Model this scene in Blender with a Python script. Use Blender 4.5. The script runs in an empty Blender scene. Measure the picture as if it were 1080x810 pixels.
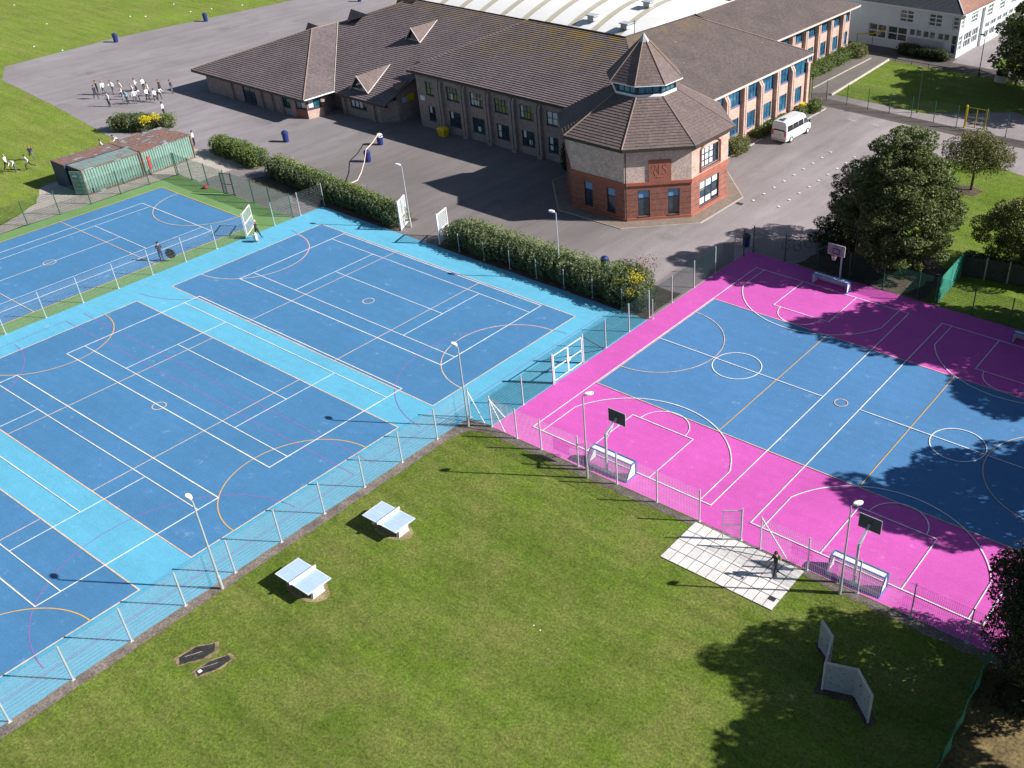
import bpy, bmesh, math, random
import numpy as np
from mathutils import Vector, Matrix

random.seed(7)
rng = np.random.default_rng(11)
R = math.radians
SC = bpy.context.scene
COL = SC.collection

# ------------------------------------------------------------------ camera
cam_d = bpy.data.cameras.new('camera')
cam = bpy.data.objects.new('camera', cam_d)
COL.objects.link(cam)
cam_d.sensor_width = 36.0
cam_d.lens = 1057.04 / 1080 * 36
cam_d.shift_x = -165.53 / 1080
cam_d.shift_y = 18.58 / 1080
cam_d.clip_start = 0.5
cam_d.clip_end = 5000
cam.location = (38.24, -45.65, 38.53)
cam.rotation_euler = (R(90 - 34.048), 0, 0.612)
SC.camera = cam

# ------------------------------------------------------------------ light
SUN_AZ = R(30.9)      # from +X towards +Y
SUN_EL = R(33.5)
w = bpy.data.worlds.new('World')
SC.world = w
w.use_nodes = True
wn = w.node_tree
bg = wn.nodes['Background']
sky = wn.nodes.new('ShaderNodeTexSky')
sky.sky_type = 'NISHITA'
sky.sun_disc = False
sky.sun_elevation = SUN_EL
sky.sun_rotation = R(90) - SUN_AZ
sky.air_density = 1.0
sky.dust_density = 0.6
wn.links.new(sky.outputs[0], bg.inputs[0])
bg.inputs[1].default_value = 0.05
sd = bpy.data.lights.new('sun', 'SUN')
sd.energy = 5.0
sd.angle = R(0.55)
sd.color = (1.0, 0.96, 0.91)
sun = bpy.data.objects.new('sun', sd)
COL.objects.link(sun)
ldir = Vector((-math.cos(SUN_EL) * math.cos(SUN_AZ), -math.cos(SUN_EL) * math.sin(SUN_AZ), -math.sin(SUN_EL)))
sun.rotation_euler = ldir.to_track_quat('-Z', 'Y').to_euler()
sun.location = (60, 40, 60)
SC.view_settings.view_transform = 'Standard'
SC.view_settings.look = 'None'
SC.view_settings.exposure = 0.66
SC.view_settings.gamma = 1.0
SC.render.engine = 'CYCLES'
SC.cycles.max_bounces = 6
SC.cycles.transparent_max_bounces = 12

# ------------------------------------------------------------------ materials
MATS = {}


def newmat(name):
    m = bpy.data.materials.new(name)
    m.use_nodes = True
    nt = m.node_tree
    b = nt.nodes['Principled BSDF']
    MATS[name] = m
    return m, nt, b


def pos_node(nt):
    g = nt.nodes.new('ShaderNodeNewGeometry')
    return g.outputs['Position']


def noise(nt, vec, scale, detail=4, rough=0.55):
    n = nt.nodes.new('ShaderNodeTexNoise')
    n.inputs['Scale'].default_value = scale
    n.inputs['Detail'].default_value = detail
    n.inputs['Roughness'].default_value = rough
    if vec is not None:
        nt.links.new(vec, n.inputs['Vector'])
    return n.outputs['Fac']


def ramp(nt, fac, stops):
    r = nt.nodes.new('ShaderNodeValToRGB')
    cr = r.color_ramp
    while len(cr.elements) < len(stops):
        cr.elements.new(0.5)
    for e, (p, c) in zip(cr.elements, stops):
        e.position = p
        e.color = (c, c, c, 1) if isinstance(c, (int, float)) else (*c, 1)
    nt.links.new(fac, r.inputs[0])
    return r.outputs[0]


def mixc(nt, fac, a, b, mode='MIX'):
    m = nt.nodes.new('ShaderNodeMix')
    m.data_type = 'RGBA'
    m.blend_type = mode
    for s, v in ((m.inputs[0], fac), (m.inputs[6], a), (m.inputs[7], b)):
        if isinstance(v, (int, float)):
            s.default_value = v
        elif isinstance(v, tuple):
            s.default_value = (*v, 1)
        else:
            nt.links.new(v, s)
    return m.outputs[2]


def mul(c, k):
    return tuple(min(1, x * k) for x in c)


def bump(nt, b, h, strength=0.3, dist=0.02):
    bn = nt.nodes.new('ShaderNodeBump')
    bn.inputs['Strength'].default_value = strength
    bn.inputs['Distance'].default_value = dist
    nt.links.new(h, bn.inputs['Height'])
    nt.links.new(bn.outputs[0], b.inputs['Normal'])


def plain(name, col, rough=0.6, var=0.12, scale=2.0, metal=0.0, fine=None):
    m, nt, b = newmat(name)
    p = pos_node(nt)
    n = noise(nt, p, scale, 5)
    f = ramp(nt, n, [(0.3, mul(col, 1 - var)), (0.7, mul(col, 1 + var))])
    if fine:
        f = mixc(nt, 1.0, f, ramp(nt, noise(nt, p, fine[0], 2), [(0.3, 1 - fine[1]), (0.7, 1 + fine[1])]), 'MULTIPLY')
    nt.links.new(f, b.inputs['Base Color'])
    b.inputs['Roughness'].default_value = rough
    b.inputs['Metallic'].default_value = metal
    return m


def grass_mat(name, base, dry, k=1.0):
    m, nt, b = newmat(name)
    p = pos_node(nt)
    base = mul(base, k)
    c = ramp(nt, noise(nt, p, 0.10, 4, 0.6), [(0.32, mul(base, 0.84)), (0.68, mul(base, 1.16))])
    c = mixc(nt, ramp(nt, noise(nt, p, 0.30, 7, 0.7), [(0.40, 0.0), (0.66, 0.9)]), c, dry)
    c2 = ramp(nt, noise(nt, p, 2.0, 6, 0.75), [(0.3, 0.72), (0.7, 1.28)])
    c = mixc(nt, 1.0, c, c2, 'MULTIPLY')
    mp = nt.nodes.new('ShaderNodeMapping')
    mp.inputs['Rotation'].default_value = (0, 0, 0.7)
    mp.inputs['Scale'].default_value = (0.12, 1.1, 1)
    nt.links.new(p, mp.inputs[0])
    c = mixc(nt, 1.0, c, ramp(nt, noise(nt, mp.outputs[0], 1.0, 4, 0.6), [(0.35, 0.88), (0.65, 1.12)]), 'MULTIPLY')
    # worn, bare scuffs
    v = noise(nt, p, 1.1, 6, 0.8)
    c = mixc(nt, ramp(nt, v, [(0.585, 0.0), (0.69, 0.7)]), c, (0.20, 0.155, 0.09))
    n3 = noise(nt, p, 6.5, 5, 0.85)
    c3 = ramp(nt, n3, [(0.36, 0.48), (0.64, 1.52)])
    c = mixc(nt, 1.0, c, c3, 'MULTIPLY')
    # daisies and litter, tiny pale specks
    sp = noise(nt, p, 5.5, 1, 0.4)
    c = mixc(nt, ramp(nt, sp, [(0.815, 0.0), (0.83, 0.7)]), c, (0.6, 0.6, 0.5))
    nt.links.new(c, b.inputs['Base Color'])
    b.inputs['Roughness'].default_value = 0.95
    b.inputs['Specular IOR Level'].default_value = 0.15
    bump(nt, b, n3, 0.9, 0.07)
    return m


def sport_mat(name, col):
    m, nt, b = newmat(name)
    p = pos_node(nt)
    c = ramp(nt, noise(nt, p, 0.13, 5, 0.6), [(0.3, mul(col, 0.93)), (0.7, mul(col, 1.08))])
    # brushed drift marks in both directions
    mp = nt.nodes.new('ShaderNodeMapping')
    mp.inputs['Scale'].default_value = (0.25, 2.2, 1)
    nt.links.new(p, mp.inputs[0])
    c = mixc(nt, 1.0, c, ramp(nt, noise(nt, mp.outputs[0], 1.0, 4, 0.6), [(0.3, 0.955), (0.7, 1.045)]), 'MULTIPLY')
    c = mixc(nt, 1.0, c, ramp(nt, noise(nt, p, 1.4, 5, 0.7), [(0.25, 0.93), (0.75, 1.06)]), 'MULTIPLY')
    g = noise(nt, p, 9, 3, 0.8)
    c = mixc(nt, 1.0, c, ramp(nt, g, [(0.25, 0.86), (0.75, 1.14)]), 'MULTIPLY')
    # pale scuffs
    s = noise(nt, p, 0.9, 6, 0.8)
    c = mixc(nt, ramp(nt, s, [(0.60, 0.0), (0.76, 0.38)]), c, (0.6, 0.62, 0.66))
    # lay-down seams of the surfacing machine, one every 3.8 m
    sq = nt.nodes.new('ShaderNodeSeparateXYZ')
    nt.links.new(p, sq.inputs[0])
    ma = nt.nodes.new('ShaderNodeMath')
    ma.operation = 'PINGPONG'
    ma.inputs[1].default_value = 1.9
    nt.links.new(sq.outputs[1], ma.inputs[0])
    c = mixc(nt, ramp(nt, ma.outputs[0], [(0.0, 0.10), (0.02, 0.0)]), c, mul(col, 0.55))
    # damp dark drift
    s2 = noise(nt, p, 0.35, 6, 0.7)
    c = mixc(nt, ramp(nt, s2, [(0.66, 0.0), (0.74, 0.14)]), c, (0.02, 0.02, 0.03))
    nt.links.new(c, b.inputs['Base Color'])
    b.inputs['Roughness'].default_value = 0.85
    b.inputs['Specular IOR Level'].default_value = 0.25
    bump(nt, b, g, 0.35, 0.02)
    return m


def tarmac_mat(name, col, stain=0.5):
    m, nt, b = newmat(name)
    p = pos_node(nt)
    c = ramp(nt, noise(nt, p, 0.06, 5, 0.6), [(0.3, mul(col, 0.85)), (0.7, mul(col, 1.13))])
    mp = nt.nodes.new('ShaderNodeMapping')
    mp.inputs['Rotation'].default_value = (0, 0, 0.15)
    mp.inputs['Scale'].default_value = (0.7, 0.12, 1)
    nt.links.new(p, mp.inputs[0])
    c = mixc(nt, 1.0, c, ramp(nt, noise(nt, mp.outputs[0], 1.0, 5, 0.65), [(0.3, 0.83), (0.7, 1.12)]), 'MULTIPLY')
    s = noise(nt, p, 0.16, 8, 0.72)
    c = mixc(nt, ramp(nt, s, [(0.57, 0.0), (0.72, stain)]), c, mul(col, 0.45))
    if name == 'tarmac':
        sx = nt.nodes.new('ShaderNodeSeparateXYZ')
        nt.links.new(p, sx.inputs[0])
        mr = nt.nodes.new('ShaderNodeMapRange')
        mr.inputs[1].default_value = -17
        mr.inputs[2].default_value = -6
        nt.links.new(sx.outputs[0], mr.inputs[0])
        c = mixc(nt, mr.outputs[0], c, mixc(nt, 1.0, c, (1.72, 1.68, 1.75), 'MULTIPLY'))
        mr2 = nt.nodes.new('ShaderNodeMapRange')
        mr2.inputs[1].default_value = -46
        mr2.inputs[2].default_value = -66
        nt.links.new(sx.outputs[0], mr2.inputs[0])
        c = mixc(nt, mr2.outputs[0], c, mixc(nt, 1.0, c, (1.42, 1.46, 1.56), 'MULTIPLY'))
    g = noise(nt, p, 7, 4, 0.8)
    c = mixc(nt, 1.0, c, ramp(nt, g, [(0.3, 0.85), (0.7, 1.15)]), 'MULTIPLY')
    nt.links.new(c, b.inputs['Base Color'])
    b.inputs['Roughness'].default_value = 0.9
    b.inputs['Specular IOR Level'].default_value = 0.3
    bump(nt, b, g, 0.4, 0.02)
    return m


def brick_mat(name, c1, c2, mortar):
    m, nt, b = newmat(name)
    g = nt.nodes.new('ShaderNodeNewGeometry')
    sep = nt.nodes.new('ShaderNodeSeparateXYZ')
    nt.links.new(g.outputs['Position'], sep.inputs[0])
    ad = nt.nodes.new('ShaderNodeMath')
    ad.operation = 'ADD'
    nt.links.new(sep.outputs[0], ad.inputs[0])
    nt.links.new(sep.outputs[1], ad.inputs[1])
    cb = nt.nodes.new('ShaderNodeCombineXYZ')
    nt.links.new(ad.outputs[0], cb.inputs[0])
    nt.links.new(sep.outputs[2], cb.inputs[1])
    br = nt.nodes.new('ShaderNodeTexBrick')
    br.inputs['Scale'].default_value = 1.0
    br.inputs['Brick Width'].default_value = 0.225
    br.inputs['Row Height'].default_value = 0.075
    br.inputs['Mortar Size'].default_value = 0.008
    br.inputs['Color1'].default_value = (*c1, 1)
    br.inputs['Color2'].default_value = (*c2, 1)
    br.inputs['Mortar'].default_value = (*mortar, 1)
    nt.links.new(cb.outputs[0], br.inputs['Vector'])
    c = mixc(nt, 1.0, br.outputs[0], ramp(nt, noise(nt, g.outputs['Position'], 1.2, 5, 0.7), [(0.3, 0.82), (0.7, 1.15)]), 'MULTIPLY')
    c = mixc(nt, 1.0, c, ramp(nt, noise(nt, g.outputs['Position'], 5.5, 3, 0.8), [(0.35, 0.75), (0.65, 1.2)]), 'MULTIPLY')
    nt.links.new(c, b.inputs['Base Color'])
    b.inputs['Roughness'].default_value = 0.9
    return m


def tile_mat(name, col, moss=0.0, zlo=8, zhi=10.5):
    m, nt, b = newmat(name)
    g = nt.nodes.new('ShaderNodeNewGeometry')
    p = g.outputs['Position']
    c = ramp(nt, noise(nt, p, 0.35, 5, 0.6), [(0.3, mul(col, 0.85)), (0.7, mul(col, 1.15))])
    c = mixc(nt, 1.0, c, ramp(nt, noise(nt, p, 3.2, 3, 0.85), [(0.33, 0.70), (0.67, 1.35)]), 'MULTIPLY')
    # lichen spots
    c = mixc(nt, ramp(nt, noise(nt, p, 2.1, 2, 0.5), [(0.73, 0.0), (0.76, 0.45)]), c, (0.42, 0.38, 0.32))
    if moss:
        sep = nt.nodes.new('ShaderNodeSeparateXYZ')
        nt.links.new(p, sep.inputs[0])
        mr = nt.nodes.new('ShaderNodeMapRange')
        mr.inputs[1].default_value = zlo
        mr.inputs[2].default_value = zhi
        nt.links.new(sep.outputs[2], mr.inputs[0])
        ad = nt.nodes.new('ShaderNodeMath')
        ad.operation = 'MULTIPLY'
        nt.links.new(mr.outputs[0], ad.inputs[0])
        nt.links.new(ramp(nt, noise(nt, p, 0.55, 6, 0.75), [(0.42, 0.0), (0.62, 1.0)]), ad.inputs[1])
        md = nt.nodes.new('ShaderNodeMath')
        md.operation = 'MULTIPLY'
        md.inputs[1].default_value = moss
        nt.links.new(ad.outputs[0], md.inputs[0])
        c = mixc(nt, md.outputs[0], c, (0.25, 0.165, 0.04))
    nt.links.new(c, b.inputs['Base Color'])
    b.inputs['Roughness'].default_value = 0.85
    return m


def leaf_mat(name, c1, c2, trans=0.25):
    m, nt, b = newmat(name)
    g = nt.nodes.new('ShaderNodeNewGeometry')
    c = ramp(nt, g.outputs['Random Per Island'], [(0.0, c1), (1.0, c2)])
    c = mixc(nt, 1.0, c, ramp(nt, noise(nt, g.outputs['Position'], 0.8, 4), [(0.3, 0.78), (0.7, 1.25)]), 'MULTIPLY')
    b.inputs['Roughness'].default_value = 0.6
    b.inputs['Specular IOR Level'].default_value = 0.35
    nt.links.new(c, b.inputs['Base Color'])
    tr = nt.nodes.new('ShaderNodeBsdfTranslucent')
    nt.links.new(mixc(nt, 1.0, c, (1.0, 1.15, 0.5), 'MULTIPLY'), tr.inputs[0])
    mx = nt.nodes.new('ShaderNodeMixShader')
    mx.inputs[0].default_value = trans
    nt.links.new(b.outputs[0], mx.inputs[1])
    nt.links.new(tr.outputs[0], mx.inputs[2])
    nt.links.new(mx.outputs[0], nt.nodes['Material Output'].inputs[0])
    return m


def glass_mat(name, col, rough=0.08):
    m, nt, b = newmat(name)
    p = pos_node(nt)
    c = ramp(nt, noise(nt, p, 0.9, 2), [(0.35, mul(col, 0.5)), (0.65, mul(col, 1.5))])
    nt.links.new(c, b.inputs['Base Color'])
    b.inputs['Roughness'].default_value = rough
    b.inputs['Specular IOR Level'].default_value = 0.9
    return m


M = MATS
grass_mat('grass', (0.108, 0.166, 0.020), (0.175, 0.185, 0.05))
grass_mat('field_grass', (0.155, 0.225, 0.030), (0.205, 0.225, 0.06))
grass_mat('park_grass', (0.11, 0.175, 0.018), (0.15, 0.19, 0.04))
sport_mat('court_blue', (0.064, 0.20, 0.385))
sport_mat('court_blue_pink', (0.073, 0.205, 0.41))
sport_mat('court_cyan', (0.115, 0.41, 0.585))
sport_mat('court_pink', (0.56, 0.098, 0.41))
sport_mat('court_green', (0.145, 0.27, 0.10))
plain('line_white', (0.76, 0.77, 0.79), 0.7, 0.14, 0.9, fine=(5, 0.16))
plain('line_cream', (0.72, 0.52, 0.36), 0.7, 0.16, 0.9, fine=(5, 0.16))
plain('line_yellow', (0.72, 0.42, 0.09), 0.7, 0.08, 1.5, fine=(8, 0.06))
plain('line_magenta', (0.24, 0.13, 0.40), 0.8, 0.15, 1.5, fine=(8, 0.1))
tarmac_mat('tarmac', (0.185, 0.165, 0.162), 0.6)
tarmac_mat('tarmac_dark', (0.105, 0.09, 0.085), 0.3)
tarmac_mat('tarmac_path', (0.17, 0.15, 0.135), 0.5)
plain('gravel', (0.17, 0.14, 0.12), 0.95, 0.35, 1.3, fine=(9, 0.45))
plain('dry_earth', (0.24, 0.19, 0.10), 0.95, 0.4, 1.6, fine=(8, 0.4))
plain('dark_soil', (0.085, 0.062, 0.045), 0.95, 0.4, 1.2, fine=(8, 0.5))
plain('mossy_soil', (0.15, 0.11, 0.045), 0.95, 0.45, 0.8, fine=(6, 0.5))
plain('slab', (0.68, 0.65, 0.63), 0.85, 0.14, 0.9, fine=(5, 0.1))
plain('concrete', (0.42, 0.38, 0.34), 0.9, 0.15, 0.9, fine=(6, 0.12))
plain('paving_brown', (0.22, 0.17, 0.14), 0.9, 0.15, 0.9, fine=(6, 0.15))
plain('concrete_pale', (0.5, 0.49, 0.47), 0.85, 0.12, 0.9, fine=(6, 0.1))
plain('galvanised', (0.52, 0.55, 0.57), 0.45, 0.08, 3, 0.35)
plain('white_paint', (0.78, 0.79, 0.80), 0.4, 0.04, 2)
plain('blue_paint', (0.02, 0.16, 0.42), 0.4, 0.1, 3)
plain('green_steel', (0.02, 0.10, 0.065), 0.5, 0.15, 3)
plain('green_mesh', (0.012, 0.065, 0.048), 0.5, 0.15, 3)
plain('dark_metal', (0.035, 0.04, 0.045), 0.5, 0.15, 3)
plain('board_grey', (0.20, 0.20, 0.21), 0.5, 0.35, 3)
plain('board_dark', (0.035, 0.05, 0.065), 0.5, 0.2, 2)
plain('table_blue', (0.42, 0.55, 0.72), 0.35, 0.05, 1.5)
plain('bin_blue', (0.015, 0.03, 0.16), 0.45, 0.15, 3)
plain('yellow_plastic', (0.72, 0.47, 0.012), 0.45, 0.08, 3)
plain('yellow_paint', (0.66, 0.50, 0.01), 0.45, 0.1, 3)
plain('sack_pink', (0.5, 0.36, 0.36), 0.8, 0.2, 3)
plain('olive_paint', (0.28, 0.22, 0.03), 0.6, 0.2, 3)
plain('red_plastic', (0.55, 0.05, 0.06), 0.45, 0.1, 3)
plain('container_green', (0.19, 0.31, 0.265), 0.6, 0.14, 1.2, fine=(5, 0.1))
plain('container_blue', (0.02, 0.05, 0.115), 0.6, 0.15, 1.2)
m, nt, b = newmat('rusty_roof')
p = pos_node(nt)
c = ramp(nt, noise(nt, p, 0.75, 5, 0.7), [(0.36, (0.20, 0.085, 0.065)), (0.46, (0.25, 0.14, 0.10)), (0.54, (0.12, 0.085, 0.095)), (0.62, (0.33, 0.34, 0.34))])
c = mixc(nt, 1.0, c, ramp(nt, noise(nt, p, 4, 4), [(0.3, 0.8), (0.7, 1.2)]), 'MULTIPLY')
nt.links.new(c, b.inputs['Base Color'])
b.inputs['Roughness'].default_value = 0.85
m, nt, b = newmat('worn_green_roof')
p = pos_node(nt)
c = ramp(nt, noise(nt, p, 0.8, 5, 0.7), [(0.34, (0.22, 0.10, 0.07)), (0.46, (0.20, 0.23, 0.23)), (0.6, (0.17, 0.30, 0.27)), (0.68, (0.30, 0.33, 0.33))])
nt.links.new(c, b.inputs['Base Color'])
b.inputs['Roughness'].default_value = 0.75
brick_mat('buff_brick', (0.72, 0.55, 0.47), (0.60, 0.45, 0.385), (0.62, 0.54, 0.48))
brick_mat('brown_brick', (0.33, 0.26, 0.25), (0.27, 0.21, 0.20), (0.36, 0.31, 0.30))
brick_mat('red_brick', (0.31, 0.108, 0.078), (0.25, 0.085, 0.065), (0.3, 0.18, 0.14))
brick_mat('pink_brick', (0.55, 0.38, 0.32), (0.49, 0.33, 0.275), (0.52, 0.42, 0.36))
plain('sandstone_red', (0.35, 0.13, 0.09), 0.85, 0.1, 1.5)
plain('stone_band', (0.36, 0.12, 0.08), 0.85, 0.12, 1.5)
tile_mat('roof_tile', (0.155, 0.124, 0.13), 1.0, 7.8, 10.6)
tile_mat('roof_tile_plain', (0.105, 0.082, 0.078), 0.5, 9.2, 11.0)
tile_mat('roof_tile_tower', (0.140, 0.105, 0.10), 0.4, 12.6, 15.5)
tile_mat('slate', (0.03, 0.035, 0.045))
tile_mat('red_tile', (0.26, 0.14, 0.105))
plain('ridge_tile', (0.27, 0.19, 0.16), 0.85, 0.15, 1.5)
plain('dark_fascia', (0.045, 0.035, 0.03), 0.6, 0.15, 1.5)
plain('pale_fascia', (0.56, 0.50, 0.47), 0.6, 0.08, 1.5)
plain('lead', (0.40, 0.42, 0.45), 0.5, 0.1, 1.5)
plain('frame_dark', (0.02, 0.035, 0.06), 0.4, 0.15, 3)
plain('frame_blue', (0.015, 0.085, 0.25), 0.4, 0.12, 3)
plain('frame_white', (0.72, 0.74, 0.76), 0.45, 0.05, 3)
glass_mat('glass_dark', (0.03, 0.05, 0.07))
glass_mat('glass_teal', (0.03, 0.13, 0.18))
glass_mat('glass_tint', (0.008, 0.010, 0.012), .2)
glass_mat('glass_green', (0.05, 0.10, 0.07))
plain('blind_white', (0.62, 0.66, 0.70), 0.7, 0.06, 2)
plain('blind_sky_tint', (0.16, 0.36, 0.62), 0.3, 0.1, 2)  # shaded blind with the blue of the sky painted into its colour
plain('blind_green', (0.25, 0.31, 0.03), 0.7, 0.2, 2)
plain('cladding_white', (0.66, 0.70, 0.73), 0.6, 0.06, 0.8)
plain('hall_white', (0.86, 0.85, 0.82), 0.55, 0.04, 0.5)
plain('hall_rooflight', (0.52, 0.48, 0.37), 0.6, 0.1, 0.6)
plain('pale_blue_wall', (0.38, 0.50, 0.53), 0.6, 0.08, 0.5)
plain('timber_dark', (0.055, 0.05, 0.055), 0.8, 0.25, 1.5)
plain('screen_board', (0.33, 0.35, 0.40), 0.7, 0.12, 1.5, fine=(6, 0.1))
plain('rubber', (0.028, 0.026, 0.026), 0.9, 0.5, 3, fine=(9, 0.4))
plain('teal_cloth', (0.03, 0.22, 0.17), 0.6, 0.2, 1.0)
plain('bark', (0.075, 0.055, 0.04), 0.9, 0.3, 3)
plain('van_white', (0.66, 0.67, 0.69), 0.25, 0.02, 1)
plain('van_lower', (0.45, 0.42, 0.42), 0.4, 0.05, 1)
plain('black_rubber', (0.02, 0.02, 0.02), 0.8, 0.2, 3)
plain('skin', (0.45, 0.26, 0.19), 0.6, 0.06, 3)
plain('cloth_white', (0.78, 0.79, 0.83), 0.8, 0.06, 4)
plain('cloth_black', (0.018, 0.018, 0.022), 0.8, 0.2, 4)
plain('cloth_navy', (0.02, 0.025, 0.06), 0.8, 0.2, 4)
plain('cloth_sky', (0.30, 0.52, 0.72), 0.8, 0.06, 4)
plain('cloth_grey', (0.14, 0.15, 0.17), 0.8, 0.1, 4)
plain('hair_dark', (0.03, 0.02, 0.015), 0.7, 0.2, 6)
plain('hair_fair', (0.30, 0.20, 0.10), 0.7, 0.2, 6)
plain('hair_ginger', (0.28, 0.09, 0.03), 0.7, 0.2, 6)
plain('tape', (0.75, 0.55, 0.48), 0.6, 0.1, 2)
leaf_mat('leaf_sycamore', (0.055, 0.082, 0.028), (0.22, 0.25, 0.095))
leaf_mat('leaf_birch', (0.08, 0.095, 0.028), (0.22, 0.21, 0.08))
leaf_mat('leaf_dark', (0.022, 0.034, 0.014), (0.07, 0.088, 0.036))
leaf_mat('leaf_purple', (0.05, 0.045, 0.04), (0.11, 0.095, 0.07))
leaf_mat('leaf_hedge', (0.075, 0.12, 0.03), (0.21, 0.27, 0.075))
leaf_mat('leaf_greygreen', (0.075, 0.105, 0.05), (0.20, 0.24, 0.115))
leaf_mat('leaf_bright', (0.12, 0.19, 0.03), (0.24, 0.32, 0.06))
leaf_mat('leaf_olive', (0.09, 0.105, 0.03), (0.25, 0.255, 0.085))
leaf_mat('petal_yellow', (0.65, 0.50, 0.01), (0.85, 0.72, 0.03))
leaf_mat('petal_pale', (0.35, 0.33, 0.18), (0.55, 0.5, 0.3))
leaf_mat('leaf_red', (0.16, 0.07, 0.03), (0.26, 0.14, 0.05))


# ------------------------------------------------------------------ helpers
def tag(o, label=None, cat=None, group=None, kind=None):
    if label:
        o['label'] = label
    if cat:
        o['category'] = cat
    if group:
        o['group'] = group
    if kind:
        o['kind'] = kind
    return o


ROOTM = {}


def thing(name, label, cat, loc=(0, 0, 0), rz=0.0, group=None):
    o = bpy.data.objects.new(name, None)
    COL.objects.link(o)
    o.location = loc
    o.rotation_euler = (0, 0, rz)
    o.empty_display_size = 0.3
    ROOTM[o] = Matrix.Translation(Vector(loc)) @ Matrix.Rotation(rz, 4, 'Z')
    return tag(o, label, cat, group)


def root_of(o):
    while o.parent:
        o = o.parent
    return o


class MB:
    def __init__(s):
        s.v = []
        s.f = []
        s.m = []

    def poly(s, pts, m=0):
        n = len(s.v)
        s.v += [tuple(p) for p in pts]
        s.f.append(tuple(range(n, n + len(pts))))
        s.m.append(m)
        return s

    def hexa(s, a, b, m=0):
        """a, b: two 4-point loops (bottom, top)"""
        n = len(s.v)
        s.v += [tuple(p) for p in a] + [tuple(p) for p in b]
        for f in ((3, 2, 1, 0), (4, 5, 6, 7), (0, 1, 5, 4), (1, 2, 6, 5), (2, 3, 7, 6), (3, 0, 4, 7)):
            s.f.append(tuple(n + i for i in f))
            s.m.append(m)
        return s

    def box(s, c, size, rz=0.0, m=0):
        x, y, z = size[0] / 2, size[1] / 2, size[2] / 2
        ca, sa = math.cos(rz), math.sin(rz)
        q = [(-x, -y), (x, -y), (x, y), (-x, y)]
        q = [(c[0] + a * ca - b * sa, c[1] + a * sa + b * ca) for a, b in q]
        return s.hexa([(a, b, c[2] - z) for a, b in q], [(a, b, c[2] + z) for a, b in q], m)

    def b2(s, p, q, m=0):
        return s.box([(a + b) / 2 for a, b in zip(p, q)], [abs(a - b) for a, b in zip(p, q)], 0, m)

    def prism(s, pts, z0, z1, m=0, mt=None):
        n = len(s.v)
        k = len(pts)
        s.v += [(p[0], p[1], z0) for p in pts] + [(p[0], p[1], z1) for p in pts]
        s.f.append(tuple(n + i for i in reversed(range(k))))
        s.m.append(m)
        s.f.append(tuple(n + k + i for i in range(k)))
        s.m.append(m if mt is None else mt)
        for i in range(k):
            j = (i + 1) % k
            s.f.append((n + i, n + j, n + k + j, n + k + i))
            s.m.append(m)
        return s

    def tube(s, p, q, r, r2=None, n=8, m=0, cap=True):
        p, q = Vector(p), Vector(q)
        r2 = r if r2 is None else r2
        d = (q - p)
        if d.length < 1e-6:
            return s
        d.normalize()
        a = d.orthogonal().normalized()
        c = d.cross(a)
        k = len(s.v)
        for cen, rr in ((p, r), (q, r2)):
            for i in range(n):
                t = 2 * math.pi * i / n
                s.v.append(tuple(cen + (a * math.cos(t) + c * math.sin(t)) * rr))
        for i in range(n):
            j = (i + 1) % n
            s.f.append((k + i, k + j, k + n + j, k + n + i))
            s.m.append(m)
        if cap:
            s.f.append(tuple(k + i for i in reversed(range(n))))
            s.f.append(tuple(k + n + i for i in range(n)))
            s.m += [m, m]
        return s

    def path(s, pts, r, n=6, m=0):
        for a, b in zip(pts[:-1], pts[1:]):
            s.tube(a, b, r, None, n, m)
        return s

    def bar(s, p, q, wd, m=0):
        return s.tube(p, q, wd * 0.7071, None, 4, m)

    def lathe(s, c, prof, n=16, m=0):
        k = len(s.v)
        for r, z in prof:
            for i in range(n):
                t = 2 * math.pi * i / n
                s.v.append((c[0] + r * math.cos(t), c[1] + r * math.sin(t), c[2] + z))
        for j in range(len(prof) - 1):
            for i in range(n):
                i2 = (i + 1) % n
                s.f.append((k + j * n + i, k + j * n + i2, k + (j + 1) * n + i2, k + (j + 1) * n + i))
                s.m.append(m)
        s.f.append(tuple(k + i for i in reversed(range(n))))
        s.m.append(m)
        s.f.append(tuple(k + (len(prof) - 1) * n + i for i in range(n)))
        s.m.append(m)
        return s

    def build(s, name, mats, parent=None, world=False, smooth=False, bevel=0):
        me = bpy.data.meshes.new(name)
        v = s.v
        if world and parent is not None:
            inv = ROOTM[root_of(parent)].inverted()
            v = [tuple(inv @ Vector(p)) for p in v]
        me.from_pydata(v, [], s.f)
        if isinstance(mats, str):
            mats = [mats]
        for m_ in mats:
            me.materials.append(M[m_])
        if len(mats) > 1:
            me.polygons.foreach_set('material_index', s.m)
        if smooth:
            me.polygons.foreach_set('use_smooth', [True] * len(s.f))
        me.update()
        o = bpy.data.objects.new(name, me)
        COL.objects.link(o)
        if parent is not None:
            o.parent = parent
        if bevel:
            md = o.modifiers.new('bevel', 'BEVEL')
            md.width = bevel
            md.segments = 2
            md.limit_method = 'ANGLE'
        return o


def copy_tree(o, parent=None, top=True):
    c = o.copy()
    COL.objects.link(c)
    c.parent = parent
    for ch in list(o.children):
        copy_tree(ch, c, False)
    return c


def place(o, loc, rz=0.0, label=None, group=None):
    o.location = loc
    o.rotation_euler = (0, 0, rz)
    if label:
        o['label'] = label
    if group:
        o['group'] = group
    return o


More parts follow.
